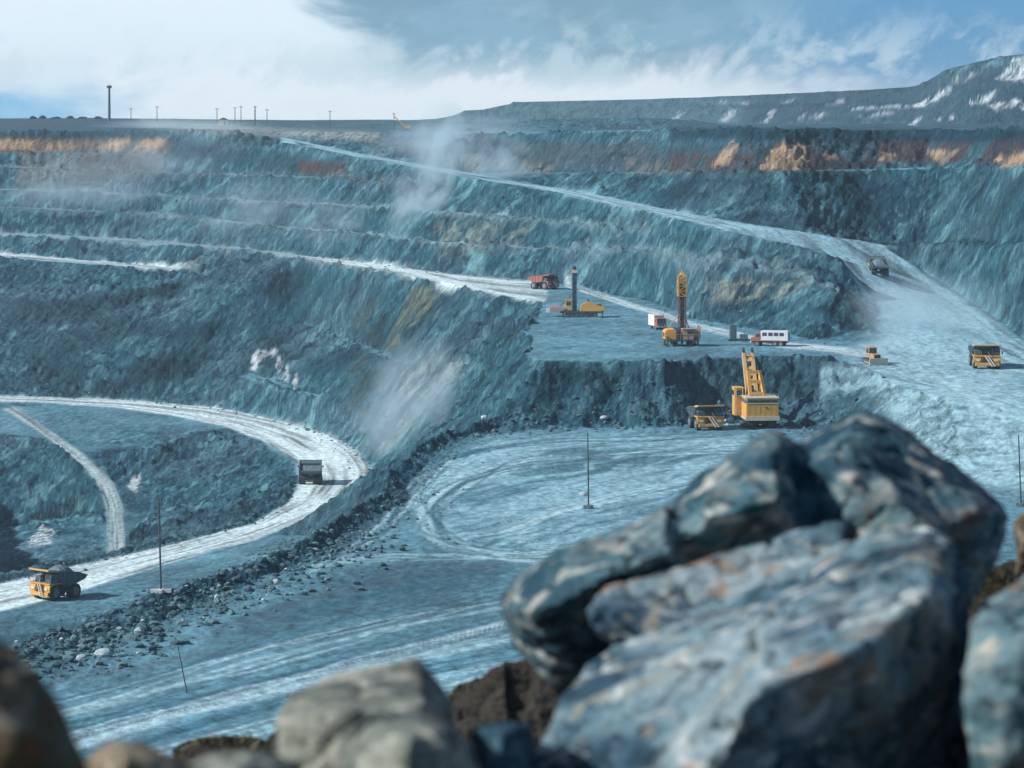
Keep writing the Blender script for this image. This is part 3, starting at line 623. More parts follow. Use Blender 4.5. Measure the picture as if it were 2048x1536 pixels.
class MB:
    def __init__(s): s.v = []; s.f = []
    def add(s, vs, fs):
        o = len(s.v); s.v += [tuple(v) for v in vs]; s.f += [tuple(i + o for i in f) for f in fs]; return s
    def box(s, c, d, rot=None, taper=1.0):
        vs = []
        for z in (-.5, .5):
            k = taper if z > 0 else 1
            for x, y in ((-.5, -.5), (.5, -.5), (.5, .5), (-.5, .5)): vs.append(Vector((x * d[0] * k, y * d[1] * k, z * d[2])))
        if rot is not None: vs = [rot @ v for v in vs]
        return s.add([v + Vector(c) for v in vs], [(3, 2, 1, 0), (4, 5, 6, 7), (0, 1, 5, 4), (1, 2, 6, 5), (2, 3, 7, 6), (3, 0, 4, 7)])
    def prism(s, poly, ax, a, b):
        def p(u, v, w): return (w, u, v) if ax == 'x' else (u, w, v) if ax == 'y' else (u, v, w)
        n = len(poly); vs = [p(u, v, a) for u, v in poly] + [p(u, v, b) for u, v in poly]
        return s.add(vs, [tuple(range(n))[::-1], tuple(range(n, 2 * n))] + [(i, (i + 1) % n, n + (i + 1) % n, n + i) for i in range(n)])
    def bar(s, p0, p1, w, h=None):
        p0, p1 = Vector(p0), Vector(p1); d = p1 - p0; q = d.to_track_quat('Z', 'Y').to_matrix(); return s.box((p0 + p1) / 2, (w, h or w, d.length), q)
    def cyl(s, p0, p1, r0, r1=None, n=16):
        r1 = r0 if r1 is None else r1; p0, p1 = Vector(p0), Vector(p1); q = (p1 - p0).to_track_quat('Z', 'Y').to_matrix()
        a = [q @ Vector((math.cos(t * 2 * math.pi / n), math.sin(t * 2 * math.pi / n), 0)) for t in range(n)]
        return s.add([p0 + v * r0 for v in a] + [p1 + v * r1 for v in a], [tuple(range(n))[::-1], tuple(range(n, 2 * n))] + [(i, (i + 1) % n, n + (i + 1) % n, n + i) for i in range(n)])
    def build(s, name, m, parent=None, loc=None, bevel=0.0, smooth=False):
        me = bpy.data.meshes.new(name); me.from_pydata(s.v, [], s.f)
        bm = bmesh.new(); bm.from_mesh(me); bmesh.ops.recalc_face_normals(bm, faces=bm.faces)
        if bevel: bmesh.ops.bevel(bm, geom=[e for e in bm.edges if e.calc_length() > bevel * 3], offset=bevel, segments=1, affect='EDGES', clamp_overlap=True)
        bm.to_mesh(me); bm.free(); me.materials.append(m)
        o = bpy.data.objects.new(name, me); COL.objects.link(o)
        if parent: o.parent = parent
        if loc is not None: o.location = loc
        return o
def empty(name): o = bpy.data.objects.new(name, None); COL.objects.link(o); return o
KIDS = {}
def kids(o): return [c for c in bpy.data.objects if c.parent == o]
def copy_tree(o, parent=None):
    c = o.copy(); COL.objects.link(c)
    if parent: c.parent = parent
    for k in kids(o): copy_tree(k, c)
    return c
def place(o, px, py, yaw, sc=1.0, tilt=True, half=4.0, sink=0.08):
    p = hit(px, py); e = R(yaw); fx, fy = -math.sin(e), math.cos(e); pitch = 0
    if tilt:
        pitch = math.atan2(ground(p.x + fx * half, p.y + fy * half) - ground(p.x - fx * half, p.y - fy * half), 2 * half)
        pitch = max(-.16, min(.16, pitch))
    o.location = (p.x, p.y, p.z - sink); o.rotation_euler = (pitch, 0, e); o.scale = (sc, sc, sc)
    return p

# ------------------------------------------------------------------ haul trucks
def build_truck(paint, canopy, bedm):
    t = empty('haul_truck')
    MB().box((-.95, .2, 1.75), (.45, 9.4, .8)).box((.95, .2, 1.75), (.45, 9.4, .8)).box((0, 3.1, 1.7), (1.6, .6, .6)).box((0, -2.6, 1.6), (4.0, .9, .9)).build('chassis', M['dark'], t)
    MB().box((0, 5.05, 1.25), (5.6, .45, .75)).box((0, 5.32, 1.2), (2.0, .12, .4)).build('bumper', paint, t, bevel=.05)
    MB().box((0, 1.95, 4.2), (5.4, .3, 1.9)).build('shade_panel', M['dark'], t)  # dark panel added in the gap, standing in for shade under the canopy
    h = MB().box((0, 3.5, 2.45), (2.5, 2.9, 1.25)).build('engine_hood', paint, t, bevel=.06)
    g = MB().box((0, 4.98, 2.3), (2.1, .1, 1.25))
    for i in range(6): g.box((-.9 + i * .36, 5.05, 2.3), (.07, .06, 1.2))
    g.build('grille', M['dark'], t)
    for sx in (-1, 1):
        MB().prism([(4.95, 3.05), (5.15, 2.2), (5.0, 1.65), (4.72, 1.65), (4.6, 2.6), (3.9, 3.05)], 'x', sx * 1.45, sx * 3.15).box((sx * 1.5, 3.3, 2.6), (.18, 3.0, .95)).build('fender', paint, t)
        hl = MB().box((sx * 2.1, 5.2, 2.25), (.75, .12, .38)).build('headlight', M['lamp'], t)
        MB().bar((sx * 3.1, 5.1, 4.1), (sx * 3.45, 5.2, 4.1), .07).box((sx * 3.45, 5.2, 4.05), (.32, .1, .7)).build('mirror', M['dark'], t)
    MB().box((0, 3.45, 3.17), (6.35, 3.5, .22)).build('deck', paint, t, bevel=.04)
    rl = MB()
    for x in (-1.0, -.2, .9, 2.0, 3.1): rl.bar((x, 5.1, 3.28), (x, 5.1, 4.2), .06)
    rl.bar((-1.0, 5.1, 4.2), (3.1, 5.1, 4.2), .07)
    for y in (2.0, 3.5): rl.bar((3.1, y, 3.28), (3.1, y, 4.2), .06)
    rl.bar((3.1, 2.0, 4.2), (3.1, 5.1, 4.2), .07).build('handrail', M['dark'], t)  # rail kept dark along with the painted shade under the canopy
    c = MB().prism([(2.5, 3.28), (4.55, 3.28), (4.75, 4.1), (4.45, 5.02), (2.5, 5.02)], 'x', -3.0, -1.15).build('cab', M['grey'] if paint is M['yellow'] else paint, t, bevel=.05)  # yellow trucks get a grey cab: canopy shade put into its colour
    MB().prism([(4.78, 4.12), (4.5, 4.92), (4.44, 4.92), (4.72, 4.12)], 'x', -2.85, -1.3).build('windshield', M['glass'], c)
    for x in (-3.03, -1.15): MB().box((x, 3.5, 4.45), (.05, 1.5, .8)).build('window', M['glass'], c)
    MB().box((1.9, 3.2, 3.85), (1.7, 1.6, 1.1)).box((.1, 2.5, 3.7), (1.2, .8, .8)).build('cabinet', M['grey'], t, bevel=.05)
    ld = MB().bar((-1.75, 5.75, .85), (-.15, 5.3, 3.2), .09, .28).bar((-1.05, 5.75, .85), (.55, 5.3, 3.2), .09, .28)
    for i in range(8):
        k = i / 7; ld.bar((-1.75 + 1.6 * k, 5.75 - .45 * k, .95 + 2.2 * k), (-1.05 + 1.6 * k, 5.75 - .45 * k, .95 + 2.2 * k), .07)
    ld.bar((-1.75, 5.85, 1.8), (-.15, 5.4, 4.1), .07).build('ladder', M['pale'], t)
    bed = MB(); prof = [(2.35, 5.45), (1.75, 3.2), (-1.4, 2.65), (-5.5, 3.75), (-5.85, 4.25), (-3.2, 4.85)]
    for sx in (-1, 1):
        bed.prism(prof, 'x', sx * 2.85, sx * 3.05)
        for y, z0, z1 in ((1.2, 3.1, 5.1), (-.3, 2.85, 5.0), (-1.8, 2.85, 4.9), (-3.3, 3.2, 4.75), (-4.6, 3.55, 4.5)): bed.box((sx * 3.14, y, (z0 + z1) / 2), (.16, .3, z1 - z0))
        bed.bar((sx * 3.08, 2.3, 5.42), (sx * 3.08, -3.2, 4.88), .22)
        bed.bar((sx * 3.08, -3.2, 4.88), (sx * 3.08, -5.85, 4.22), .22)
    for a, b in ((0, 1), (1, 2), (2, 3), (3, 4)):
        (y0, z0), (y1, z1) = prof[a], prof[b]; n = Vector((0, -(z1 - z0), y1 - y0)).normalized() * .18
        bed.add([(-2.85, y0, z0), (2.85, y0, z0), (2.85, y1, z1), (-2.85, y1, z1)] + [(x, y + n.y, z + n.z) for x, y, z in ((-2.85, y0, z0), (2.85, y0, z0), (2.85, y1, z1), (-2.85, y1, z1))],
                [(0, 1, 2, 3), (7, 6, 5, 4), (0, 4, 5, 1), (1, 5, 6, 2), (2, 6, 7, 3), (3, 7, 4, 0)])
    for x in (-1.6, 0, 1.6): bed.bar((x, 1.6, 3.0), (x, -1.4, 2.5), .25); bed.bar((x, -1.4, 2.5), (x, -5.4, 3.55), .25)
    bed.build('dump_bed', bedm, t)
    cp = MB().prism([(2.3, 5.42), (5.45, 5.75), (5.5, 5.55), (2.3, 5.2)], 'x', -3.1, 3.1)
    for x in (-3.05, 3.05): cp.bar((x, 2.3, 5.5), (x, 5.45, 5.84), .2)
    cp.bar((-3.1, 5.45, 5.76), (3.1, 5.45, 5.76), .24).build('canopy', canopy, t)
    for x, y, w in ((-2.6, 3.0, 1.0), (2.6, 3.0, 1.0), (-2.3, -2.6, 1.9), (2.3, -2.6, 1.9)):
        wh = MB().cyl((x - w / 2, y, 1.45), (x - w / 2 + .12, y, 1.45), 1.25, 1.45, 22).cyl((x - w / 2 + .12, y, 1.45), (x + w / 2 - .12, y, 1.45), 1.45, 1.45, 22).cyl((x + w / 2 - .12, y, 1.45), (x + w / 2, y, 1.45), 1.45, 1.25, 22).build('wheel', M['tyre'], t)
        s_ = 1 if x > 0 else -1; MB().cyl((x + s_ * w / 2, y, 1.45), (x + s_ * (w / 2 + .06), y, 1.45), .8, .7, 18).cyl((x + s_ * w / 2, y, 1.45), (x + s_ * (w / 2 + .18), y, 1.45), .35, .3, 12).build('rim', M['rim'], wh)
    return t
def mound(name, m, sx, sy, h, z0f, seed, label):
    n = 22; bm_ = MB(); vs = []
    for j in range(n + 1):
        for i in range(n + 1):
            u, v = i / n * 2 - 1, j / n * 2 - 1; e = (1 - u ** 4) * (1 - v ** 4)
            vs.append((u * sx, v * sy, z0f(v * sy) + e * h * (.62 + .38 * math.cos(2 * u) * math.cos(1.6 * v)) + .32 * e * float(fbm(np.array([u * 4.0 + seed]), np.array([v * 5.0]), 3, 5)[0])))
    fs = [(j * (n + 1) + i, j * (n + 1) + i + 1, (j + 1) * (n + 1) + i + 1, (j + 1) * (n + 1) + i) for j in range(n) for i in range(n)]
    b = len(vs); vs += [(x, y, z0f(y) - .9) for x, y in ((-sx, -sy), (sx, -sy), (sx, sy), (-sx, sy))]
    fs.append((b, b + 1, b + 2, b + 3))
    edge = [i for i in range(n + 1)], [j * (n + 1) + n for j in range(n + 1)], [n * (n + 1) + n - i for i in range(n + 1)], [(n - j) * (n + 1) for j in range(n + 1)]
    for k, ed in enumerate(edge): fs.append(tuple(ed[::-1]) + (b + k, b + (k + 1) % 4))
    o = bm_.add(vs, fs).build(name, m); tag(o, label, 'ore load', 'ore loads heaped in the trucks'); return o
GT = 'haul trucks working in the pit'
tY = build_truck(M['yellow'], M['lip'], M['grey']); tR = build_truck(M['red'], M['red'], M['red']); tG = build_truck(M['yellow'], M['grey'], M['grey'])
trucks = [(tY, 114, 1196, 141, .86, 'yellow haul truck with heaped grey load driving along the pale lower road past the tall lamp-less pole'),
          (copy_tree(tY), 1411, 857, 190, .84, 'yellow haul truck waiting beside the big shovel in the yard'),
          (copy_tree(tY), 1969, 734, 178, .86, 'yellow haul truck facing the viewer alone on the wide dusty junction'),
          (tG, 621, 966, 3, .9, 'dusty grey haul truck seen from behind in the bend of the lower loop road'),
          (copy_tree(tG), 1757, 549, 2, .66, 'dark haul truck seen from behind, piled with ore, climbing the upper ramp'),
          (tR, 1088, 578, 226, .74, 'red haul truck on the bench behind the dark-masted drill')]
for o, px, py, yaw, sc, lb in trucks:
    lb = lb.replace(' past the tall lamp-less pole', ''); tag(o, lb, 'haul truck', GT); place(o, px, py, yaw, sc)
    if o is tY: o.scale.z *= 1.16
bz = lambda y: 5.15 if y > -.5 else 5.15 + (y + .5) * .15
for tr, h, lb, sd_ in ((tY, 1.7, 'dark grey ore heaped in the truck on the lower road', 1), (trucks[4][0], 1.6, 'dark ore heap rising above the truck on the upper ramp', 3), (trucks[3][0], .25, 'low grey ore load filling the truck in the loop bend', 5)):
    o = mound('ore_load', M['ore'], 2.8, 3.0, h, lambda y: 4.55 + y * .12 - .12, sd_, lb)
    mw = Matrix.LocRotScale(tr.location, tr.rotation_euler, tr.scale)
    o.matrix_world = mw @ Matrix.Translation((0, -1.1, 0))

# ------------------------------------------------------------------ mining shovel, seen from behind
def crawler(t, x, ln, w, h, name='crawler_track', y0=0):
    pr = []
    for k in range(10): a = math.pi / 2 + k * math.pi / 9; pr.append((y0 - ln / 2 + h / 2 + math.cos(a) * h / 2, h / 2 + math.sin(a) * h / 2))
    for k in range(10): a = -math.pi / 2 + k * math.pi / 9; pr.append((y0 + ln / 2 - h / 2 + math.cos(a) * h / 2, h / 2 + math.sin(a) * h / 2))
    m = MB().prism(pr, 'x', x - w / 2, x + w / 2)
    n = int(ln / .55)
    for i in range(n): m.box((x, y0 - ln / 2 + h / 2 + (ln - h) * i / (n - 1), h + .04), (w * 1.06, .3, .12)); m.box((x, y0 - ln / 2 + h / 2 + (ln - h) * i / (n - 1), .02), (w * 1.06, .3, .1))
    o = m.build(name, M['dark'], t)
    r = MB()
    for i in range(4):
        y = y0 - ln / 2 + h * .55 + (ln - h * 1.1) * i / 3
        r.cyl((x - w / 2 - .06, y, h * .48), (x + w / 2 + .06, y, h * .48), h * .3, n=12)
    r.build('road_wheels', M['grey'], o); return o
sh = empty('mining_shovel'); tag(sh, 'large yellow mining shovel seen from behind, boom raised against the dark bench face', 'shovel')
for x in (-2.7, 2.7): crawler(sh, x, 8.2, 1.7, 1.75)
MB().box((0, 0, 1.35), (4.2, 5.0, 1.0)).cyl((0, 0, 1.7), (0, 0, 2.2), 2.3, n=24).build('undercarriage', M['dark'], sh)
MB().box((0, -.6, 2.35), (7.6, 10.4, .35)).box((0, -5.9, 2.5), (7.7, .6, .9)).build('revolving_frame', M['pale'], sh)
hs = MB().box((0, -2.1, 4.1), (7.3, 7.6, 3.2)).box((0, -2.1, 6.75), (6.9, 7.2, .5)).build('machine_house', M['yellow'], sh, bevel=.06)
MB().box((0, -2.2, 7.08), (7.6, 8.0, .18)).build('roof', M['pale'], hs)
MB().box((0, -5.93, 5.9), (7.3, .12, .22)).build('trim', M['pale'], hs)
MB().box((0, -2.1, 6.1), (7.0, 7.35, .8)).build('upper_house', M['grey'], sh)
for i in range(5): MB().box((-2.75 + i * 1.38, -5.8, 6.12), (.95, .1, .62)).build('window', M['glass'], hs)
dp = MB()
for i in range(6): dp.box((-3.0 + i * 1.2, -5.91, 4.1), (.05, .05, 3.0))
dp.build('panel_rib', M['yellow'], hs); MB().box((.9, -5.96, 4.9), (.35, .08, .35)).build('vent', M['dark'], hs)
rl = MB()
for i in range(7): rl.bar((-3.6 + i * 1.2, -6.1, 7.15), (-3.6 + i * 1.2, -6.1, 8.0), .07)
rl.bar((-3.6, -6.1, 8.0), (3.6, -6.1, 8.0), .08).bar((-3.6, -6.1, 7.6), (3.6, -6.1, 7.6), .06).build('handrail', M['pale'], sh)
cb = MB().box((-4.2, 2.6, 5.6), (2.0, 3.4, 6.2)).box((-4.2, 2.6, 8.75), (2.3, 3.8, .18)).build('cab_tower', M['yellow'], sh, bevel=.05)
MB().box((-4.2, .86, 7.6), (1.4, .1, 1.1)).box((-5.24, 2.6, 7.6), (.08, 2.4, 1.1)).build('window', M['glass'], cb)
st = MB().bar((-4.9, .5, 2.6), (-4.9, .5, 8.8), .22).bar((-3.4, .5, 2.6), (-3.4, .5, 8.8), .16)
for z in (3.4, 4.6, 5.8, 7.0): st.bar((-4.9, .5, z), (-3.4, .5, z), .14)
st.build('ladder', M['pale'], sh)
af = MB()
for x in (-1.9, 1.3): af.bar((x, -1.0, 7.1), (x * .8 - .6, 1.0, 12.6), .7, .7).bar((x, 4.0, 3.2), (x * .8 - .6, 1.0, 12.6), .5, .5)
for z, w, q in ((7.6, 1.5, .35), (10.2, 1.4, .65), (12.3, 1.3, .9)): af.bar((-w - q, -1.0 + (z - 7.1) * .36, z), (w - q, -1.0 + (z - 7.1) * .36, z), .7)
af.build('gantry', M['yellow'], sh)
bo = MB()
for x in (-1.25, .75): bo.prism([(3.6, 3.0), (4.6, 2.6), (12.6, 15.4), (11.9, 16.0)], 'x', x - .38, x + .38)
for k in (.12, .3, .62, .72, .86, .95):
    y = 4.1 + 8.2 * k; z = 2.9 + 12.8 * k; bo.box((-.25, y, z), (2.1, .5, .8), Matrix.Rotation(R(54), 3, 'X'))
for k, hh in ((.9, 1.5), (.74, .9), (.5, 1.6)): bo.box((-.25, 4.1 + 8.2 * k, 2.9 + 12.8 * k), (1.7, .3, hh), Matrix.Rotation(R(-32), 3, 'X'))
bo.build('boom', M['lip'], sh)
for x in (-1.25, .75): MB().cyl((x - .25, 12.4, 16.2), (x + .25, 12.4, 16.2), .75, n=20).build('sheave', M['dark'], sh)
MB().bar((-1.9, 1.0, 12.6), (-1.1, 12.0, 16.4), .1).bar((.3, 1.0, 12.6), (.7, 12.0, 16.4), .1).build('suspension_rope', M['dark'], sh)
MB().bar((-.25, 5.4, 7.6), (-.25, 13.6, 6.2), .75, .9).build('dipper_stick', M['dark'], sh)
MB().prism([(13.2, 4.8), (13.0, 7.4), (15.4, 7.6), (15.9, 5.0), (15.0, 4.4)], 'x', -1.7, 1.2).build('bucket', M['dark'], sh)
place(sh, 1516, 853, 5, .86, tilt=False)

# ------------------------------------------------------------------ drill rigs
def lattice(m, x, y, z0, z1, w, n, r):
    for sx in (-1, 1):
        for sy in (-1, 1): m.bar((x + sx * w / 2, y + sy * w / 2, z0), (x + sx * w / 2, y + sy * w / 2, z1), r)
    for i in range(n):
        a, b = z0 + (z1 - z0) * i / n, z0 + (z1 - z0) * (i + 1) / n
        for sx in (-1, 1):
            m.bar((x + sx * w / 2, y - sx * w / 2 * (1 if i % 2 else -1), a), (x + sx * w / 2, y + sx * w / 2 * (1 if i % 2 else -1), b), r * .7)
            m.bar((x - w / 2 * (1 if i % 2 else -1), y + sx * w / 2, a), (x + w / 2 * (1 if i % 2 else -1), y + sx * w / 2, b), r * .7)
            m.bar((x + sx * w / 2, y - w / 2, a), (x + sx * w / 2, y + w / 2, a), r * .7); m.bar((x - w / 2, y + sx * w / 2, a), (x + w / 2, y + sx * w / 2, a), r * .7)
    return m
d2 = empty('drill_rig'); tag(d2, 'tall yellow blast-hole drill rig with lattice mast on the bench', 'drill rig', 'drill rigs on the bench')
for x in (-1.5, 1.9): crawler(d2, x, 5.2, .9, 1.1)
MB().box((.2, 0, 1.35), (6.6, 5.6, .4)).build('platform', M['dark'], d2)
eh = MB().box((-2.5, 0, 2.4), (2.4, 4.4, 1.7)).prism([(-3.7, 3.25), (-1.3, 3.25), (-1.6, 3.75), (-3.2, 3.6)], 'y', -2.1, 2.1).build('engine_house', M['yellow'], d2, bevel=.05)
MB().box((-3.72, 0, 2.4), (.06, 2.6, .9)).build('grille', M['dark'], eh)
MB().box((-.75, -2.0, 2.6), (.95, 1.4, 2.2)).build('door_panel', M['dark'], d2)
cb = MB().box((1.2, -1.6, 2.6), (2.4, 2.2, 2.2)).box((1.2, -1.6, 3.78), (2.7, 2.5, .14)).build('cab', M['pinkish'], d2, bevel=.05)
MB().box((1.6, -2.73, 3.1), (1.2, .06, .7)).build('window', M['glass'], cb)
MB().box((3.1, .4, 2.5), (1.3, 3.2, 1.9)).box((3.9, .4, 2.9), (.25, 3.4, 2.7)).build('dust_collector', M['pinkish'], d2)
ms = lattice(MB(), .25, .3, 1.6, 13.8, 1.5, 11, .17).build('mast', M['brownm'], d2)
lattice(MB(), .25, .3, 10.6, 15.0, 1.62, 4, .26).box((.25, .3, 13.9), (.7, .7, 1.2)).box((.25, .3, 15.3), (1.1, 1.0, .6), taper=.5).box((.25, .3, 15.9), (.3, .3, .7)).build('mast_head', M['yellow'], ms)
MB().cyl((.25, .3, .4), (.25, .3, 12.8), .2, n=10).cyl((-.1, .1, 3), (-.1, .1, 11.8), .17, n=10).cyl((.6, .5, 3), (.6, .5, 11.8), .17, n=10).build('drill_pipe', M['dark'], ms)
MB().box((.25, .3, 12.6), (1.1, 1.1, 1.3)).build('rotary_head', M['dark'], ms)
MB().bar((-.45, .8, 6.5), (-2.6, 2.2, 3.5), .16).bar((.9, .8, 6.5), (2.6, 2.2, 1.6), .16).build('mast_brace', M['orange'], d2)
for x, y in ((-3.2, -2.4), (3.3, -2.4), (-3.2, 2.4), (3.3, 2.4)): MB().cyl((x, y, .25), (x, y, 2.2), .2, n=10).cyl((x, y, 0), (x, y, .25), .5, n=12).build('jack', M['dark'], d2)
rl = MB()
for i in range(6): rl.bar((-3.0 + i * 1.3, -2.75, 1.55), (-3.0 + i * 1.3, -2.75, 2.6), .06)
rl.bar((-3.0, -2.75, 2.6), (3.5, -2.75, 2.6), .07).build('handrail', M['yellow'], d2)
place(d2, 1362, 691, 4, 1.0, tilt=False)

d1 = empty('drill_rig'); tag(d1, 'low yellow drill rig with dark blue mast at the bench edge near the red truck', 'drill rig', 'drill rigs on the bench')
for x in (-.9, .9): crawler(d1, x, 8.0, .9, 1.1, y0=-1.5)
MB().box((0, -1.6, 1.35), (2.9, 10.5, .45)).build('platform', M['dark'], d1)
eh = MB().prism([(-1.2, 1.5), (-7.2, 1.5), (-7.2, 2.5), (-5.6, 2.9), (-4.6, 3.4), (-2.8, 3.9), (-1.6, 3.2), (-1.2, 2.4)], 'x', -1.35, 1.35).build('engine_house', M['yellow'], d1, bevel=.05)
MB().box((0, -5.9, 2.95), (1.5, 1.0, .5)).cyl((.6, -3.2, 3.6), (.6, -3.2, 4.4), .14, n=8).build('exhaust', M['dark'], eh)
MB().box((0, 4.3, 2.0), (2.6, 3.6, 1.0)).box((0, 4.6, 2.6), (2.0, 2.4, .35)).build('front_deck', M['pinkish'], d1, bevel=.05)
cb = MB().box((.1, 1.6, 2.9), (2.2, 1.4, 2.4)).box((.1, 1.6, 4.17), (2.4, 1.7, .14)).build('cab', M['yellow'], d1, bevel=.05)
for x in (-1.03, 1.23): MB().box((x, 1.6, 3.4), (.06, 1.0, .8)).build('window', M['glass'], cb)
MB().box((0, 6.6, 1.7), (1.6, .9, .9)).build('water_tank', M['white'], d1)
ms = lattice(MB(), 0, .1, .5, 11.4, 1.0, 10, .16).box((-.2, .1, 6.0), (.5, .7, 10.6)).build('mast', M['navy'], d1)
MB().box((0, .1, 11.1), (1.3, 1.4, .7)).build('crown_block', M['pale'], ms); MB().cyl((-.5, .1, 11.9), (.5, .1, 11.9), .5, n=14).build('sheave', M['dark'], ms)
MB().cyl((.1, .1, .2), (.1, .1, 10.5), .18, n=10).build('drill_pipe', M['dark'], ms)
MB().bar((0, .5, 5.5), (0, 4.2, 2.2), .16).build('mast_brace', M['navy'], d1)
for x, y in ((-1.3, 2.9), (1.3, 2.9), (-1.3, -6.6), (1.3, -6.6)): MB().cyl((x, y, .2), (x, y, 1.8), .16, n=10).cyl((x, y, 0), (x, y, .2), .42, n=12).build('jack', M['dark'], d1)
place(d1, 1150, 634, 88, 1.0, tilt=False)

# ------------------------------------------------------------------ service vehicles
def small_wheels(t, ys, xs, r, w=.4):
    for y in ys:
        for x in xs:
            wh = MB().cyl((x - w / 2, y, r), (x + w / 2, y, r), r, n=18).build('wheel', M['tyre'], t); s_ = 1 if x > 0 else -1
            MB().cyl((x + s_ * w / 2, y, r), (x + s_ * (w / 2 + .04), y, r), r * .55, n=14).build('rim', M['rim'], wh)
bt = empty('crew_truck'); tag(bt, 'white crew truck with red cab and dark side windows behind the shovel boom', 'crew truck')
MB().box((0, 0, .95), (1.1, 7.4, .35)).build('chassis', M['dark'], bt); small_wheels(bt, (2.7, -1.2, -2.5), (-1.05, 1.05), .62)
cb = MB().prism([(2.0, 1.1), (4.0, 1.1), (4.05, 1.9), (3.2, 2.0), (2.9, 2.85), (2.0, 2.9)], 'x', -1.2, 1.2).build('cab', M['red'], bt, bevel=.05)
MB().prism([(3.24, 2.02), (2.95, 2.8), (2.9, 2.8), (3.19, 2.02)], 'x', -1.05, 1.05).build('windshield', M['glass'], cb)
for x in (-1.21, 1.21): MB().box((x, 2.5, 2.35), (.04, .7, .6)).build('window', M['glass'], cb)
MB().box((0, 4.05, 1.0), (2.3, .25, .4)).build('bumper', M['white'], bt)
bx = MB().box((0, -1.1, 2.25), (2.5, 5.9, 2.1)).box((0, -1.1, 3.33), (2.3, 5.7, .1)).build('crew_body', M['white'], bt, bevel=.06)
for x in (-1.26, 1.26):
    for y in (1.0, -.3, -1.5, -2.7): MB().box((x, y, 2.65), (.04, .95, .7)).build('window', M['glass'], bx)
MB().box((0, -4.07, 2.1), (1.0, .05, 1.6)).build('door', M['grey'], bx); MB().box((0, -1.1, 1.3), (2.54, 5.6, .16)).build('stripe', M['red'], bx)
place(bt, 1541, 692, 72, 1.0)
vt = empty('service_truck'); tag(vt, 'small white service truck with red front on the bench left of the yellow drill', 'service truck')
MB().box((0, 0, .75), (.95, 5.6, .3)).build('chassis', M['dark'], vt); small_wheels(vt, (2.0, -1.5), (-.95, .95), .5)
cb = MB().prism([(1.2, .75), (2.8, .75), (2.85, 1.7), (2.6, 2.7), (1.2, 2.75)], 'x', -1.15, 1.15).build('cab', M['red'], vt, bevel=.06)
MB().prism([(2.88, 1.72), (2.64, 2.6), (2.58, 2.6), (2.82, 1.72)], 'x', -1.0, 1.0).build('windshield', M['glass'], cb)
for x in (-1.16, 1.16): MB().box((x, 2.0, 2.15), (.04, .7, .6)).build('window', M['glass'], cb)
for x in (-.8, .8): MB().box((x, 2.9, 1.2), (.3, .06, .2)).build('headlight', M['lamp'], cb)
MB().box((0, 2.88, .8), (2.2, .16, .3)).build('bumper', M['white'], vt)
MB().box((0, -1.0, 2.1), (2.4, 4.2, 2.5)).build('box_body', M['white'], vt, bevel=.05)
place(vt, 1315, 658, 196, 1.0)
dz = empty('bulldozer'); tag(dz, 'small dusty orange bulldozer working in the junction dust', 'bulldozer')
for x in (-1.3, 1.3): crawler(dz, x, 4.2, .6, 1.1)
MB().box((0, .9, 1.5), (1.5, 2.4, 1.3)).build('engine_hood', M['orange'], dz, bevel=.06); MB().box((0, 2.13, 1.5), (1.3, .06, 1.1)).build('grille', M['dark'], dz)
cb = MB().box((0, -.9, 2.35), (1.7, 1.5, 1.7)).box((0, -.9, 3.25), (1.9, 1.8, .12)).build('cab', M['orange'], dz, bevel=.05)
MB().box((0, -.13, 2.6), (1.4, .05, .9)).box((-.87, -.9, 2.6), (.05, 1.1, .9)).box((.87, -.9, 2.6), (.05, 1.1, .9)).build('window', M['glass'], cb)
MB().prism([(2.7, .1), (3.0, .2), (2.85, .8), (3.05, 1.5), (2.85, 1.5), (2.65, .8)], 'x', -2.0, 2.0).build('blade', M['pale'], dz)
for x in (-1.7, 1.7): MB().bar((x, 2.7, .5), (x, -.2, .5), .22).build('push_arm', M['orange'], dz)
MB().cyl((.4, .9, 2.1), (.4, .9, 3.3), .09, n=8).build('exhaust', M['dark'], dz); MB().bar((0, -2.1, .9), (0, -2.9, .3), .35).build('ripper', M['dark'], dz)
place(dz, 1746, 727, 196, 1.0)
tr_ = empty('switch_cabin'); tag(tr_, 'blue-grey electrical switch cabin on a dark skid beside the crew truck', 'switch cabin')
MB().box((.4, 0, .25), (4.6, 2.0, .3)).build('skid', M['dark'], tr_)
c_ = MB().box((-.9, 0, 1.9), (1.5, 1.7, 3.0)).box((-.9, 0, 3.46), (1.7, 1.9, .14)).build('cabinet', M['teal'], tr_, bevel=.04)
MB().box((-.9, -.87, 1.8), (.9, .06, 2.2)).build('door', M['grey'], c_)
MB().box((1.5, 0, .95), (1.7, 1.3, 1.0)).build('transformer', M['teal'], tr_, bevel=.04)
MB().cyl((-1.2, .4, 3.4), (-1.2, .4, 4.8), .12, n=8).build('insulator', M['dark'], tr_)
place(tr_, 1474, 681, 0, 1.0, tilt=False)

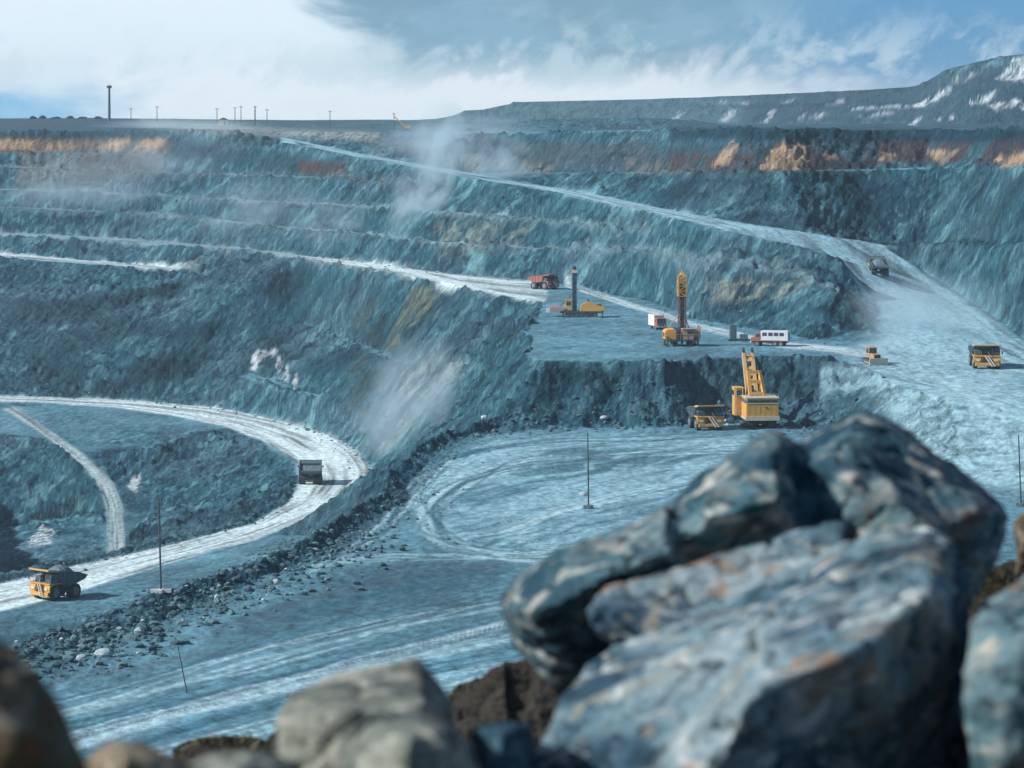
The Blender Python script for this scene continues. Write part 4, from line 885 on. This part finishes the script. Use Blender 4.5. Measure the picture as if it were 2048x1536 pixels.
# ------------------------------------------------------------------ poles
def pole(px, py, hgt, r, label, group, foot=None, lean=0.0, arm=True, cat='pole', at=None):
    t = empty('utility_pole'); tag(t, label, cat, group)
    MB().cyl((0, 0, -.3), (0, 0, hgt), r, r * .65, 10).build('shaft', M['wood'], t)
    if arm:
        a = MB().bar((-.7, 0, hgt - .35), (.7, 0, hgt - .35), .1).build('crossarm', M['wood'], t)
        for x in (-.6, 0, .6): MB().cyl((x, 0, hgt - .3), (x, 0, hgt - .05), .06, n=8).build('insulator', M['white'], a)
    if foot: MB().box((0, 0, .3), (foot, .5, .45)).box((0, 0, .3), (.5, foot * .7, .4)).build('foot', M['rim'] if foot < 2.4 else M['white'], t)
    p = hit(px, py) if not at else Vector(((px - 1024) / F * at, at, z_at(px, at)))
    t.location = p; t.rotation_euler = (0, R(lean), 0); return t, p
PG = 'poles standing in the pit'
pole(322, 1172, 11.9, .14, 'tall dark pole with a pale cross foot on the rubble windrow', PG, 2.6, -1.4, False, at=361)
pole(1177, 1017, 11.6, .14, 'tall dark pole in the middle of the pale yard', PG, 1.6, -.6, False)
pole(2042, 1012, 11.0, .14, 'tall dark pole at the far right edge of the yard', PG, 1.6, -2.0, False)
pole(374, 1386, 5.2, .07, 'short thin pole leaning on the track at the bottom of the yard', PG, None, -11, False)
pole(1490, 684, 7.5, .06, 'thin pole beside the blue-grey switch cabin', PG, None, 0, False)

# ------------------------------------------------------------------ skyline
def sky_pole(px, top, base, d, w, label):
    h = (base - top) / F * d; z = ZC - (base - HZ) / F * d; t = empty('utility_pole'); tag(t, label, 'utility pole', 'poles along the far rim')
    MB().cyl((0, 0, -6), (0, 0, h), w, w * .7, 8).build('shaft', M['wood'], t)
    MB().bar((-1.2, 0, h - .5), (1.2, 0, h - .5), .22).build('crossarm', M['wood'], t)
    t.location = ((px - 1024) / F * d, d, z)
for px, top, base, lb in ((262, 216, 238, 'short utility pole just right of the tall rim tower'), (314, 212, 240, 'utility pole on the rim above the pale dust bank'), (434, 216, 250, 'utility pole at the start of the rim pole cluster'),
                          (470, 214, 252, 'second pole of the rim cluster, shorter than its neighbour'), (482, 212, 252, 'pole in the middle of the rim cluster'), (510, 212, 253, 'thickest tall pole of the rim cluster'),
                          (534, 218, 254, 'last pole of the rim cluster'), (660, 221, 262, 'single pole on the rim above the ramp'), (788, 226, 262, 'pole beside the yellow crane boom on the rim'),
                          (963, 222, 263, 'pole on the rim left of the brown heaps'), (1092, 222, 262, 'pole standing among the brown heaps on the rim')):
    sky_pole(px, top, base, 1640, .26 if px != 510 else .42, lb)
tw = empty('lighting_mast'); tag(tw, 'tall lighting mast with a dark head on the far left rim', 'lighting mast')
d = 1650; MB().cyl((0, 0, -4), (0, 0, 17.0), .85, .6, 12).build('shaft', M['grey'], tw); MB().box((0, 0, 17.7), (2.6, 2.0, 1.5)).build('lamp_head', M['dark'], tw)
MB().cyl((0, 0, 17), (0, 0, 19.4), .12, n=8).build('antenna', M['dark'], tw); tw.location = ((218.5 - 1024) / F * d, d, ZC - (236 - HZ) / F * d)
hut = empty('hut'); tag(hut, 'small pale hut on the rim under the pole cluster', 'hut'); d = 1610
MB().box((0, 0, 1.2), (5, 4, 3.4)).build('wall', M['pale'], hut); MB().prism([(-2.8, 2.9), (2.8, 2.9), (0, 4.2)], 'y', -2.2, 2.2).build('roof', M['grey'], hut); MB().box((.8, -2.03, .9), (1.0, .08, 2.0)).build('door', M['dark'], hut)
hut.location = ((447 - 1024) / F * d, d, z_at(447, d) + .3)
cr = empty('crane'); tag(cr, 'yellow crawler crane with a low boom on the far rim', 'crane'); d = 1600
MB().box((0, 0, .6), (4, 3, 1.2)).build('crawler_track', M['dark'], cr); MB().box((.8, 0, 2.0), (3.4, 2.4, 1.8)).build('cab', M['yellow'], cr)
MB().bar((0, 0, 2.2), (-6.5, 0, 7.6), .55).build('boom', M['yellow'], cr); MB().bar((-6.5, 0, 7.6), (-6.5, 0, 4.6), .08).build('hoist_rope', M['dark'], cr)
cr.location = ((812 - 1024) / F * d, d, z_at(812, d))
# clipped bushes on the rim
def leaf_mat(name, a, b):
    m = bpy.data.materials.new(name); m.use_nodes = True; g = NT(m.node_tree); p = g.n['Principled BSDF']; oi = g.node('ShaderNodeNewGeometry')
    c = g.mix(oi.outputs['Random Per Island'], a, b); g.l.new(c, p.inputs['Base Color']); p.inputs['Roughness'].default_value = .9; return m
M_LEAF = leaf_mat('dark_leaves', (.018, .020, .010), (.055, .050, .024)); M_FAR = leaf_mat('far_leaves', (.03, .055, .06), (.05, .075, .07)); M_TWIG = mat('dry_twigs', (.30, .25, .14), .9)
def leaves(n, fn, size):
    m = MB()
    for _ in range(n):
        p, s_ = fn(); a = Vector((random.uniform(-1, 1), random.uniform(-1, 1), random.uniform(-1, 1))).normalized(); b = a.orthogonal().normalized(); c = a.cross(b); s_ *= size
        m.add([p + b * s_, p + c * s_ * .5, p - b * s_, p - c * s_ * .5], [(0, 1, 2, 3)])
    return m
def blob(cx, cy, cz, rx, ry, rz):
    def fn():
        while True:
            u = Vector((random.uniform(-1, 1), random.uniform(-1, 1), random.uniform(-.3, 1)))
            if u.length < 1: break
        return Vector((cx + u.x * rx, cy + u.y * ry, cz + u.z * rz)), random.uniform(.6, 1.3)
    return fn
for k, (px, hgt, lb) in enumerate(((66, 2.0, 'leftmost dark bush on the far left rim'), (85, 2.6, 'taller dark bush on the far left rim'), (112, 1.5, 'low dark bush left of the rim tower'), (140, 2.4, 'dark bush between low bushes left of the rim tower'),
                                   (165, 1.4, 'small dark bush close to the rim tower'), (196, 1.8, 'dark bush at the foot of the rim tower'), (937, 3.4, 'round dark bush alone on the rim crest'))):
    d = 1690 if px < 900 else 1590; t = empty('bush'); tag(t, lb, 'bush', 'bushes on the far rim')
    z = ZC - ((237 if px < 900 else 263) - HZ) / F * d; t.location = ((px - 1024) / F * d, d, z)
    leaves(220, blob(0, 0, 0, 1.6 + 1.6 * random.random(), 1.5, hgt * .7), .5).build('crown', M_FAR, t); MB().cyl((0, 0, -1.5), (0, 0, hgt * .6), .15, .06, 6).build('trunk', M['wood'], t)

# ------------------------------------------------------------------ loose rubble on windrows, berms and slope feet
def stone_mesh(name, spots, m, kind, label=None):
    base = []
    for s_ in range(6):
        bm = bmesh.new(); bmesh.ops.create_icosphere(bm, subdivisions=1, radius=1)
        for v in bm.verts: v.co *= random.uniform(.65, 1.15)
        base.append((np.array([v.co[:] for v in bm.verts]), [tuple(v.index for v in f.verts) for f in bm.faces])); bm.free()
    vs, fs, o = [], [], 0
    for x, y, z, s_ in spots:
        v, f = random.choice(base); a = random.uniform(0, 6.28); c, q = math.cos(a), math.sin(a); w = v * s_ * np.array([random.uniform(.7, 1.3), random.uniform(.7, 1.3), random.uniform(.5, .9)])
        w = np.stack([w[:, 0] * c - w[:, 1] * q, w[:, 0] * q + w[:, 1] * c, w[:, 2]], 1) + (x, y, z); vs.append(w); fs += [tuple(i + o for i in ff) for ff in f]; o += len(v)
    me = bpy.data.meshes.new(name); me.from_pydata(np.concatenate(vs).tolist(), [], fs); me.materials.append(m); ob = bpy.data.objects.new(name, me); COL.objects.link(ob); ob['kind'] = kind
    if label: ob['label'] = label
    return ob
def rubble_mat():
    m = bpy.data.materials.new('rubble'); m.use_nodes = True; g = NT(m.node_tree); p = g.n['Principled BSDF']; gi = g.node('ShaderNodeNewGeometry').outputs['Random Per Island']
    c = g.mix(gi, (.03, .09, .115), (.11, .20, .225)); c = g.mix(g.ss(gi, .975, .985), c, (.5, .55, .57)); g.l.new(c, p.inputs['Base Color']); p.inputs['Roughness'].default_value = .95; return m
spots = []
def along(line, n, spread, smin, smax, side=0.0):
    p = np.array(W3(line)) if len(line[0]) == 3 and line[0][1] < 1600 and line[0][2] < 130 else np.array(line)
    L_ = np.concatenate([[0], np.cumsum(np.hypot(np.diff(p[:, 0]) * .08, np.diff(p[:, 1])))])
    for s_ in rng.uniform(0, L_[-1], n):
        px, d_ = np.interp(s_, L_, p[:, 0]), np.interp(s_, L_, p[:, 1]); d_ += rng.normal(side, spread); px += rng.normal(0, spread) / d_ * F
        if not -300 < px < 2300: continue
        r = smin + (smax - smin) * rng.random() ** 3; spots.append(((px - 1024) / F * d_, d_, z_at(px, d_) + r * .2, r))
along(windrow, 1100, 6.0, .06, .4, -1); along(windrow[4:9], 1000, 6.0, .10, .7, -8); along([(30, 1262, 88.5), (300, 1190, 89.5), (500, 1130, 90.2), (640, 1070, 91)], 900, 4, .12, .6, -14); along(wind_toe, 500, 5.0, .08, .45); along(berm_in, 500, 2.5, .12, .5); along(yard_toe, 700, 4.0, .12, .7); along(thal, 200, 5.0, .15, .7)
along(U_toe, 500, 4, .12, .5); along([(0, 792, 92), (300, 802, 92), (560, 838, 92), (720, 898, 92), (752, 938, 92)], 400, 3.0, .15, .6, 3)
along([(300, 1235, 60), (150, 1290, 60), (30, 1330, 60)], 500, 5, .2, .9)
stone_mesh('rubble', spots, rubble_mat(), 'stuff')
M_PB = mat('pale_block', (.40, .50, .54), .9, dust=.4)
for k, (px, py, r, lb) in enumerate(((163, 1320, .55, 'smaller pale block lying on the dark track edge at lower left'), (207, 1313, .8, 'larger pale block lying on the dark track edge at lower left'), (1168, 992, .6, 'pale block near the foot of the yard pole'),
                                     (970, 838, .7, 'pale block on the far end of the rubble windrow'), (1208, 838, .6, 'pale block at the foot of the dark bench face'))):
    p = hit(px, py); bm = bmesh.new(); bmesh.ops.create_icosphere(bm, subdivisions=2, radius=r)
    for v in bm.verts: v.co = Vector((v.co.x * 1.3, v.co.y, v.co.z * .8)) * random.uniform(.85, 1.12)
    me = bpy.data.meshes.new('stone'); bm.to_mesh(me); bm.free(); me.materials.append(M_PB); o = bpy.data.objects.new('stone', me); COL.objects.link(o); o.location = (p.x, p.y, p.z + r * .4); tag(o, lb, 'stone', 'pale loose blocks')

# ------------------------------------------------------------------ boulders on the viewer's rim
def boulder_mat(name, a, b, c_hi, rust, rk=.5, sc=1.0, dk_=.75, rust2=None):
    rust2 = rust2 or tuple(.5 * p_ + .5 * q_ for p_, q_ in zip(b, rust))
    m = bpy.data.materials.new(name); m.use_nodes = True; g = NT(m.node_tree); p = g.n['Principled BSDF']; tc = g.node('ShaderNodeTexCoord'); co = tc.outputs['Object']
    mp = g.node('ShaderNodeMapping'); g.l.new(co, mp.inputs[0]); mp.inputs['Rotation'].default_value = (0, R(34), 0); mp.inputs['Scale'].default_value = (.55, 1, 1.5); st = mp.outputs[0]
    n1 = g.noise(st, 4.2 * sc, 8, .68, .7); n2 = g.noise(st, 10 * sc, 7, .7, .5); n3 = g.noise(st, 3.0 * sc, 6, .62, 1.2); n4 = g.noise(co, 5 * sc, 6, .65, 1.4); n5 = g.noise(co, 38 * sc, 5, .7)
    dkc = (a[0] * .10, a[1] * .17, a[2] * .22)
    c = g.mix(g.ss(n1, .42, .58), a, b); c = g.mix(g.m('MULTIPLY', g.ss(n3, .52, .42), dk_), c, (a[0] * .2, a[1] * .32, a[2] * .42)); c = g.mix(g.m('MULTIPLY', g.ss(n4, .44, .36), .7), c, rust2); c = g.mix(g.ss(n2, .52, .63), c, c_hi); c = g.mix(g.m('MULTIPLY', g.ss(n2, .45, .36), dk_), c, dkc)
    c = g.mix(g.m('MULTIPLY', g.ss(n1, .43, .36), dk_), c, dkc)
    c = g.mix(g.m('MULTIPLY', g.ss(n4, .52, .66), g.m('MULTIPLY', g.ss(n3, .46, .60), rk)), c, rust); vv = g.m('MULTIPLY_ADD', n5, 1.0, .5); c = g.mix(1.0, c, g.comb(vv, vv, vv), 'MULTIPLY')
    g.l.new(c, p.inputs['Base Color']); p.inputs['Roughness'].default_value = .85; p.inputs['Specular IOR Level'].default_value = .25
    bp = g.node('ShaderNodeBump'); bp.inputs['Strength'].default_value = 1.0; bp.inputs['Distance'].default_value = .06; g.put(bp.inputs['Height'], g.m('MULTIPLY_ADD', n2, .7, g.m('MULTIPLY_ADD', n5, .15, n1))); g.l.new(bp.outputs[0], p.inputs['Normal']); return m
B_teal = boulder_mat('weathered_blue_grey_rock', (.05, .145, .185), (.135, .235, .265), (.48, .49, .43), (.20, .115, .07), .9, .62, .8, (.27, .28, .24)); B_pale = boulder_mat('pale_grey_rock', (.125, .235, .285), (.24, .325, .355), (.52, .57, .56), (.26, .18, .11), 1.0, .55, .9, (.36, .34, .26))
B_brown = boulder_mat('brown_rock', (.11, .075, .04), (.20, .16, .09), (.36, .33, .27), (.28, .10, .035), 1.0, 1.0, .5); B_green = boulder_mat('olive_grey_rock', (.22, .25, .21), (.36, .38, .32), (.52, .53, .46), (.30, .22, .12))
B_blue = boulder_mat('blue_rock', (.03, .10, .15), (.06, .15, .20), (.12, .2, .24), (.1, .08, .06)); B_orange = boulder_mat('ochre_rock', (.30, .22, .13), (.40, .34, .25), (.5, .46, .38), (.42, .20, .08), .9)
def W(px, py, d): return Vector(((px - 1024) / F * d, d, ZC - (py - HZ) / F * d))
def boulder(name, pieces, m, label, vox=.016, amp=.035, seed=0, group='boulders along the viewer rim'):
    bm = bmesh.new()
    for pc_ in pieces:
        vs = [bm.verts.new(W(*p)) for p in pc_]
        r = bmesh.ops.convex_hull(bm, input=vs); bmesh.ops.delete(bm, geom=list({e for e in r['geom_interior'] if isinstance(e, bmesh.types.BMVert)}), context='VERTS')
    me = bpy.data.meshes.new(name); bm.to_mesh(me); bm.free(); o = bpy.data.objects.new(name, me); COL.objects.link(o)
    rm = o.modifiers.new('remesh', 'REMESH'); rm.mode = 'VOXEL'; rm.voxel_size = vox
    dg = bpy.context.evaluated_depsgraph_get(); me2 = bpy.data.meshes.new_from_object(o.evaluated_get(dg)); o.modifiers.clear(); o.data = me2; bpy.data.meshes.remove(me); me2.name = name
    bm = bmesh.new(); bm.from_mesh(me2); bmesh.ops.smooth_vert(bm, verts=bm.verts, factor=.5, use_axis_x=True, use_axis_y=True, use_axis_z=True); bm.normal_update()
    P = np.array([v.co[:] for v in bm.verts], np.float32); N = np.array([v.normal[:] for v in bm.verts], np.float32)
    f3 = lambda k, o_, sd_: (fbm(P[:, 0] * k + 3.1, P[:, 2] * k, o_, sd_) * np.abs(N[:, 1]) + fbm(P[:, 1] * k, P[:, 2] * k, o_, sd_ + 9) * np.abs(N[:, 0]) + fbm(P[:, 0] * k, P[:, 1] * k, o_, sd_ + 17) * np.abs(N[:, 2]))
    stp = f3(1.9, 2, 200 + seed); fr = stp * 4.5; fl_ = np.floor(fr); fr = fr - fl_; stp = (fl_ + sstep(fr, .38, .62)) / 4.5                     # chipped ledges
    w_ = 1.7 * (1 - np.abs(f3(2.3, 2, 240 + seed)) * 3).clip(-1, 1); cut = f3(5.5, 1, 260 + seed); cut = -1.2 * np.exp(-(cut / .06) ** 2)      # planes, ledges, cracks
    dsp = 1.7 * stp + .2 * w_ + .38 * f3(7, 4, 220 + seed) + .9 * cut; dsp = amp * (dsp - dsp.mean() - .35)
    P += N * dsp[:, None]
    ctr = P.mean(0); 
    for v, q in zip(bm.verts, P): v.co = Vector((q - ctr).tolist())
    for f_ in bm.faces: f_.smooth = True
    bm.to_mesh(me2); bm.free(); me2.materials.append(m); o.location = Vector(ctr.tolist()); tag(o, label, 'boulder', group); return o
BT = 1780
def back(pts, dd): return [(x, y, d_ + dd) for x, y, d_ in pts]
A1 = [(1335, 1012, 9.4), (1420, 945, 9.5), (1546, 858, 9.6), (1606, 886, 9.7), (1640, 1100, 9.3), (1335, 1130, 9.2), (1400, 1040, 9.05), (1560, 1000, 9.0), (1425, 985, 9.1), (1548, 912, 9.2)]
A2 = [(1585, 890, 9.9), (1718, 818, 9.9), (1784, 846, 9.9), (1892, 930, 9.8), (2014, 1034, 9.7), (1990, 1112, 9.7), (1935, 1205, 9.6), (1600, 1150, 9.2), (1700, 960, 9.2), (1850, 1040, 9.1), (1800, 1200, 9.1), (1715, 872, 9.45), (1606, 935, 9.4)]
A3 = [(1340, 1004, 9.3), (1155, 1098, 9.05), (1046, 1160, 9.0), (1002, 1212, 9.05), (1032, 1288, 9.25), (1075, 1312, 9.3), (1110, 1372, 9.35), (1240, 1420, 9.4), (1420, 1300, 9.5), (1400, 1060, 9.5), (1120, 1250, 9.45), (1062, 1228, 8.6), (1160, 1182, 8.55), (1335, 1100, 8.75), (1080, 1290, 9.2)]
boulder('boulder', [A1 + back(A1[:5], .8), A2 + back(A2[:7], .9), A3 + back(A3[:7], .5), [(1150, 1350, 9.5), (1900, 1190, 9.6), (1950, BT, 9.5), (1150, BT, 9.4), (1200, 1350, 10.2), (1900, 1190, 10.4), (1900, BT, 10.3), (1200, BT, 10.2)]], B_teal,
        'huge blue-grey boulder with two peaks and an overhanging left prow, rearmost of the pile', .017, .034, 1)
B1 = [(1170, 1330, 7.9), (1330, 1238, 8.1), (1480, 1180, 8.3), (1640, 1100, 8.4), (1850, 1052, 8.5), (1905, 1085, 8.4), (1952, 1180, 8.2), (1848, 1206, 7.35), (1684, 1310, 7.0), (1500, 1400, 6.8), (1424, 1536, 6.7), (1090, 1440, 7.5), (1045, 1560, 7.3), (1380, BT, 7.1),
      (1030, BT, 7.3), (1965, BT, 8.3), (1600, BT, 7.95), (1940, 1400, 8.15), (1900, 1300, 7.75)]
B2 = [(1163, 1226, 8.3), (1210, 1186, 8.5), (1345, 1160, 8.7), (1460, 1118, 8.8), (1600, 1064, 8.9), (1700, 1042, 9.0), (1640, 1200, 8.4), (1480, 1250, 8.2), (1310, 1285, 8.1), (1190, 1290, 8.15)]
boulder('boulder', [B1 + back(B1[:6], .4) + [(1100, BT, 8.4), (1900, BT, 8.6)], B2 + back(B2[1:6], .35)], B_pale, 'pale sunlit boulder with a sloping top, in front of the twin-peaked one', .015, .036, 4)
Rr = [(1942, 1236, 7.3), (1960, 1200, 7.5), (2050, 1164, 7.6), (2140, 1150, 7.7), (2200, 1400, 7.3), (2140, BT, 7.1), (1950, BT, 7.0), (1945, 1400, 7.0), (2060, 1300, 6.9)]
boulder('boulder', [Rr + back(Rr[:5], .6) + [(2140, BT, 8), (1950, BT, 8)]], B_teal, 'blue-grey boulder cut by the right edge, beside the pale one', .016, .034, 8)
Lr = [(-120, 1240, 4.6), (0, 1283, 4.5), (62, 1330, 4.45), (95, 1376, 4.45), (132, 1436, 4.5), (190, 1570, 4.5), (230, BT, 4.5), (-120, BT, 4.2), (-120, 1300, 4.2), (0, 1345, 4.25), (60, 1392, 4.25), (90, 1440, 4.3), (40, 1460, 4.2), (130, BT, 4.3)]
boulder('boulder', [Lr + back(Lr[:7], .5)], B_brown, 'dark brown boulder cut by the lower left corner', .011, .016, 12)
Mr = [(552, 1440, 6.6), (582, 1386, 6.75), (645, 1366, 6.95), (832, 1328, 7.1), (852, 1346, 7.1), (862, 1382, 6.95), (900, 1402, 7.0), (908, 1450, 7.0), (880, BT, 6.9), (700, 1425, 6.5), (850, 1420, 6.6), (720, BT, 6.45), (540, BT, 6.5)]
boulder('boulder', [Mr + back(Mr[:8], .4) + [(540, BT, 7.1), (880, BT, 7.2)]], B_green, 'pale flat-topped boulder with a dark right side, beside the dark shrub', .012, .020, 15)
Sr = [(688, 1520, 5.6), (705, 1478, 5.65), (735, 1446, 5.75), (770, 1430, 5.8), (850, 1432, 5.8), (905, 1458, 5.75), (945, 1500, 5.7), (965, 1570, 5.65), (980, BT, 5.6), (670, BT, 5.5), (820, 1480, 5.45), (800, BT, 5.35)]
boulder('boulder', [Sr + back(Sr[:9], .4) + [(670, BT, 6)]], B_green, 'rounded olive-grey boulder in front of the flat-topped one', .011, .016, 18)
Ur = [(946, 1450, 6.9), (980, 1440, 7.0), (1060, 1438, 7.0), (1085, 1560, 6.9), (1085, BT, 6.9), (945, BT, 6.8), (1000, 1480, 6.7), (1000, BT, 6.6)]
boulder('boulder', [Ur + back(Ur[:5], .3) + [(945, BT, 7.2)]], B_blue, 'small dark blue rock wedged between the rounded and the pale boulder', .012, .012, 21)
Or = [(175, 1512, 5.4), (215, 1484, 5.5), (290, 1486, 5.5), (312, 1512, 5.45), (380, 1535, 5.4), (400, BT, 5.3), (165, BT, 5.2), (250, 1520, 5.2)]
boulder('boulder', [Or + back(Or[:5], .35) + [(400, BT, 5.7), (165, BT, 5.7)]], B_orange, 'low ochre rock at the bottom edge right of the dark brown boulder', .010, .013, 24)
Gr = [(372, 1536, 5.6), (430, 1508, 5.7), (520, 1500, 5.75), (600, 1530, 5.7), (640, BT, 5.6), (360, BT, 5.5), (480, 1540, 5.4)]
boulder('boulder', [Gr + back(Gr[:4], .35) + [(640, BT, 6), (360, BT, 6)]], B_green, 'low grey-green rock at the bottom edge between ochre rock and flat-topped boulder', .010, .013, 27)
Er = [(2030, 1046, 11.5), (2056, 1022, 11.6), (2120, 1060, 11.6), (2130, 1180, 11.4), (2034, 1140, 11.4), (2050, 1090, 11.2)]
boulder('boulder', [Er + back(Er, .4)], B_brown, 'dark rock barely showing at the right edge above the blue-grey boulder', .016, .02, 30)

# dark shrubs rooted in the rim soil
def shrub(px, py, rx, ry, rz, n, label, dd=14.6):
    t = empty('shrub'); tag(t, label, 'shrub', 'dark shrubs on the rim'); t.location = W(px, py, dd)
    leaves(n, blob(0, 0, 0, rx, ry, rz), .012).build('foliage', M_LEAF, t)
    tg = MB()
    for _ in range(26):
        a = Vector((random.uniform(-rx, rx) * .9, random.uniform(-ry, ry) * .9 - .05, random.uniform(-.1, rz * .6))); b = a + Vector((random.uniform(-.12, .12), -.03, random.uniform(-.02, .12))); tg.bar(a, b, .005)
    tg.build('stem', M_TWIG, t)
shrub(1035, 1395, .16, .3, .17, 5200, 'round dark shrub in front of the overhanging boulder prow'); shrub(935, 1420, .11, .25, .13, 3200, 'lower dark shrub between the flat-topped boulder and the round shrub')
shrub(450, 1500, .26, .3, .035, 3600, 'low dark shrub strip left of the flat-topped boulder'); shrub(2000, 1185, .14, .3, .12, 3000, 'dark shrub in the gap by the right edge', 13.5)

# ------------------------------------------------------------------ blown dust and thin air
def volume(name, verts_, faces_, dens, colr, plume=False, aniso=.25, seed=0):
    m = bpy.data.materials.new(name); m.use_nodes = True; g = NT(m.node_tree); g.n.remove(g.n['Principled BSDF']); v = g.node('ShaderNodeVolumePrincipled'); g.l.new(v.outputs[0], g.n['Material Output'].inputs['Volume'])
    v.inputs['Color'].default_value = colr + (1,); v.inputs['Anisotropy'].default_value = aniso
    if plume:
        tc = g.node('ShaderNodeTexCoord'); ln = g.node('ShaderNodeVectorMath', operation='LENGTH'); g.l.new(tc.outputs['Object'], ln.inputs[0])
        mp = g.node('ShaderNodeMapping'); g.l.new(tc.outputs['Object'], mp.inputs[0]); mp.inputs['Location'].default_value = (seed * 3.3, seed, 0)
        n = g.noise(mp.outputs[0], 1.5, 3, .6, .8)
        g.put(v.inputs['Density'], g.m('MULTIPLY', g.m('MULTIPLY', g.ss(ln.outputs['Value'], 1.0, .15), g.ss(n, .34, .72)), dens))
    else: v.inputs['Density'].default_value = dens
    me = bpy.data.meshes.new(name); me.from_pydata(verts_, [], faces_); me.materials.append(m); o = bpy.data.objects.new(name, me); COL.objects.link(o); o['kind'] = 'stuff'; return o
def dust(px, py, d, rx, ry, rz, dens, seed, lean=0, colr=(.76, .93, 1.0)):
    bm = bmesh.new(); bmesh.ops.create_icosphere(bm, subdivisions=3, radius=1); vs = [v.co[:] for v in bm.verts]; fs = [tuple(v.index for v in f.verts) for f in bm.faces]; bm.free()
    o = volume('dust', vs, fs, dens, colr, True, .2, seed); o.location = W(px, py, d); o.scale = (rx, ry, rz); o.rotation_euler = (0, R(lean), 0); return o
dust(850, 400, 965, 13, 16, 24, .30, 1, 8); dust(885, 300, 985, 13, 16, 20, .16, 11, 14); dust(930, 290, 1100, 40, 30, 14, .09, 2); dust(360, 262, 1560, 60, 70, 9, .035, 3); dust(1795, 640, 640, 15, 26, 12, .08, 4); dust(1770, 700, 600, 10, 14, 5, .09, 5)
dust(830, 780, 640, 12, 20, 15, .14, 6, 25); dust(560, 420, 1060, 50, 18, 14, .055, 7)
dust(700, 470, 1000, 26, 12, 14, .09, 8, 20); dust(1000, 330, 1000, 16, 20, 14, .08, 9, 12); dust(150, 380, 1130, 45, 16, 12, .05, 10); dust(330, 330, 1150, 60, 24, 22, .028, 12, 0); dust(1860, 620, 640, 22, 30, 10, .04, 13); dust(760, 850, 660, 9, 14, 9, .12, 14, 30)
hz = [(-3300, -60, -12), (3300, -60, -12), (3300, 3750, -12), (-3300, 3750, -12), (-3300, -60, 200), (3300, -60, 200), (3300, 3750, 200), (-3300, 3750, 200)]
volume('haze', hz, [(3, 2, 1, 0), (4, 5, 6, 7), (0, 1, 5, 4), (1, 2, 6, 5), (2, 3, 7, 6), (3, 0, 4, 7)], .0001, (.76, .93, 1.0), aniso=.3)
scene.cycles.volume_bounces = 2; scene.cycles.volume_step_rate = 2.0; scene.cycles.max_bounces = 6
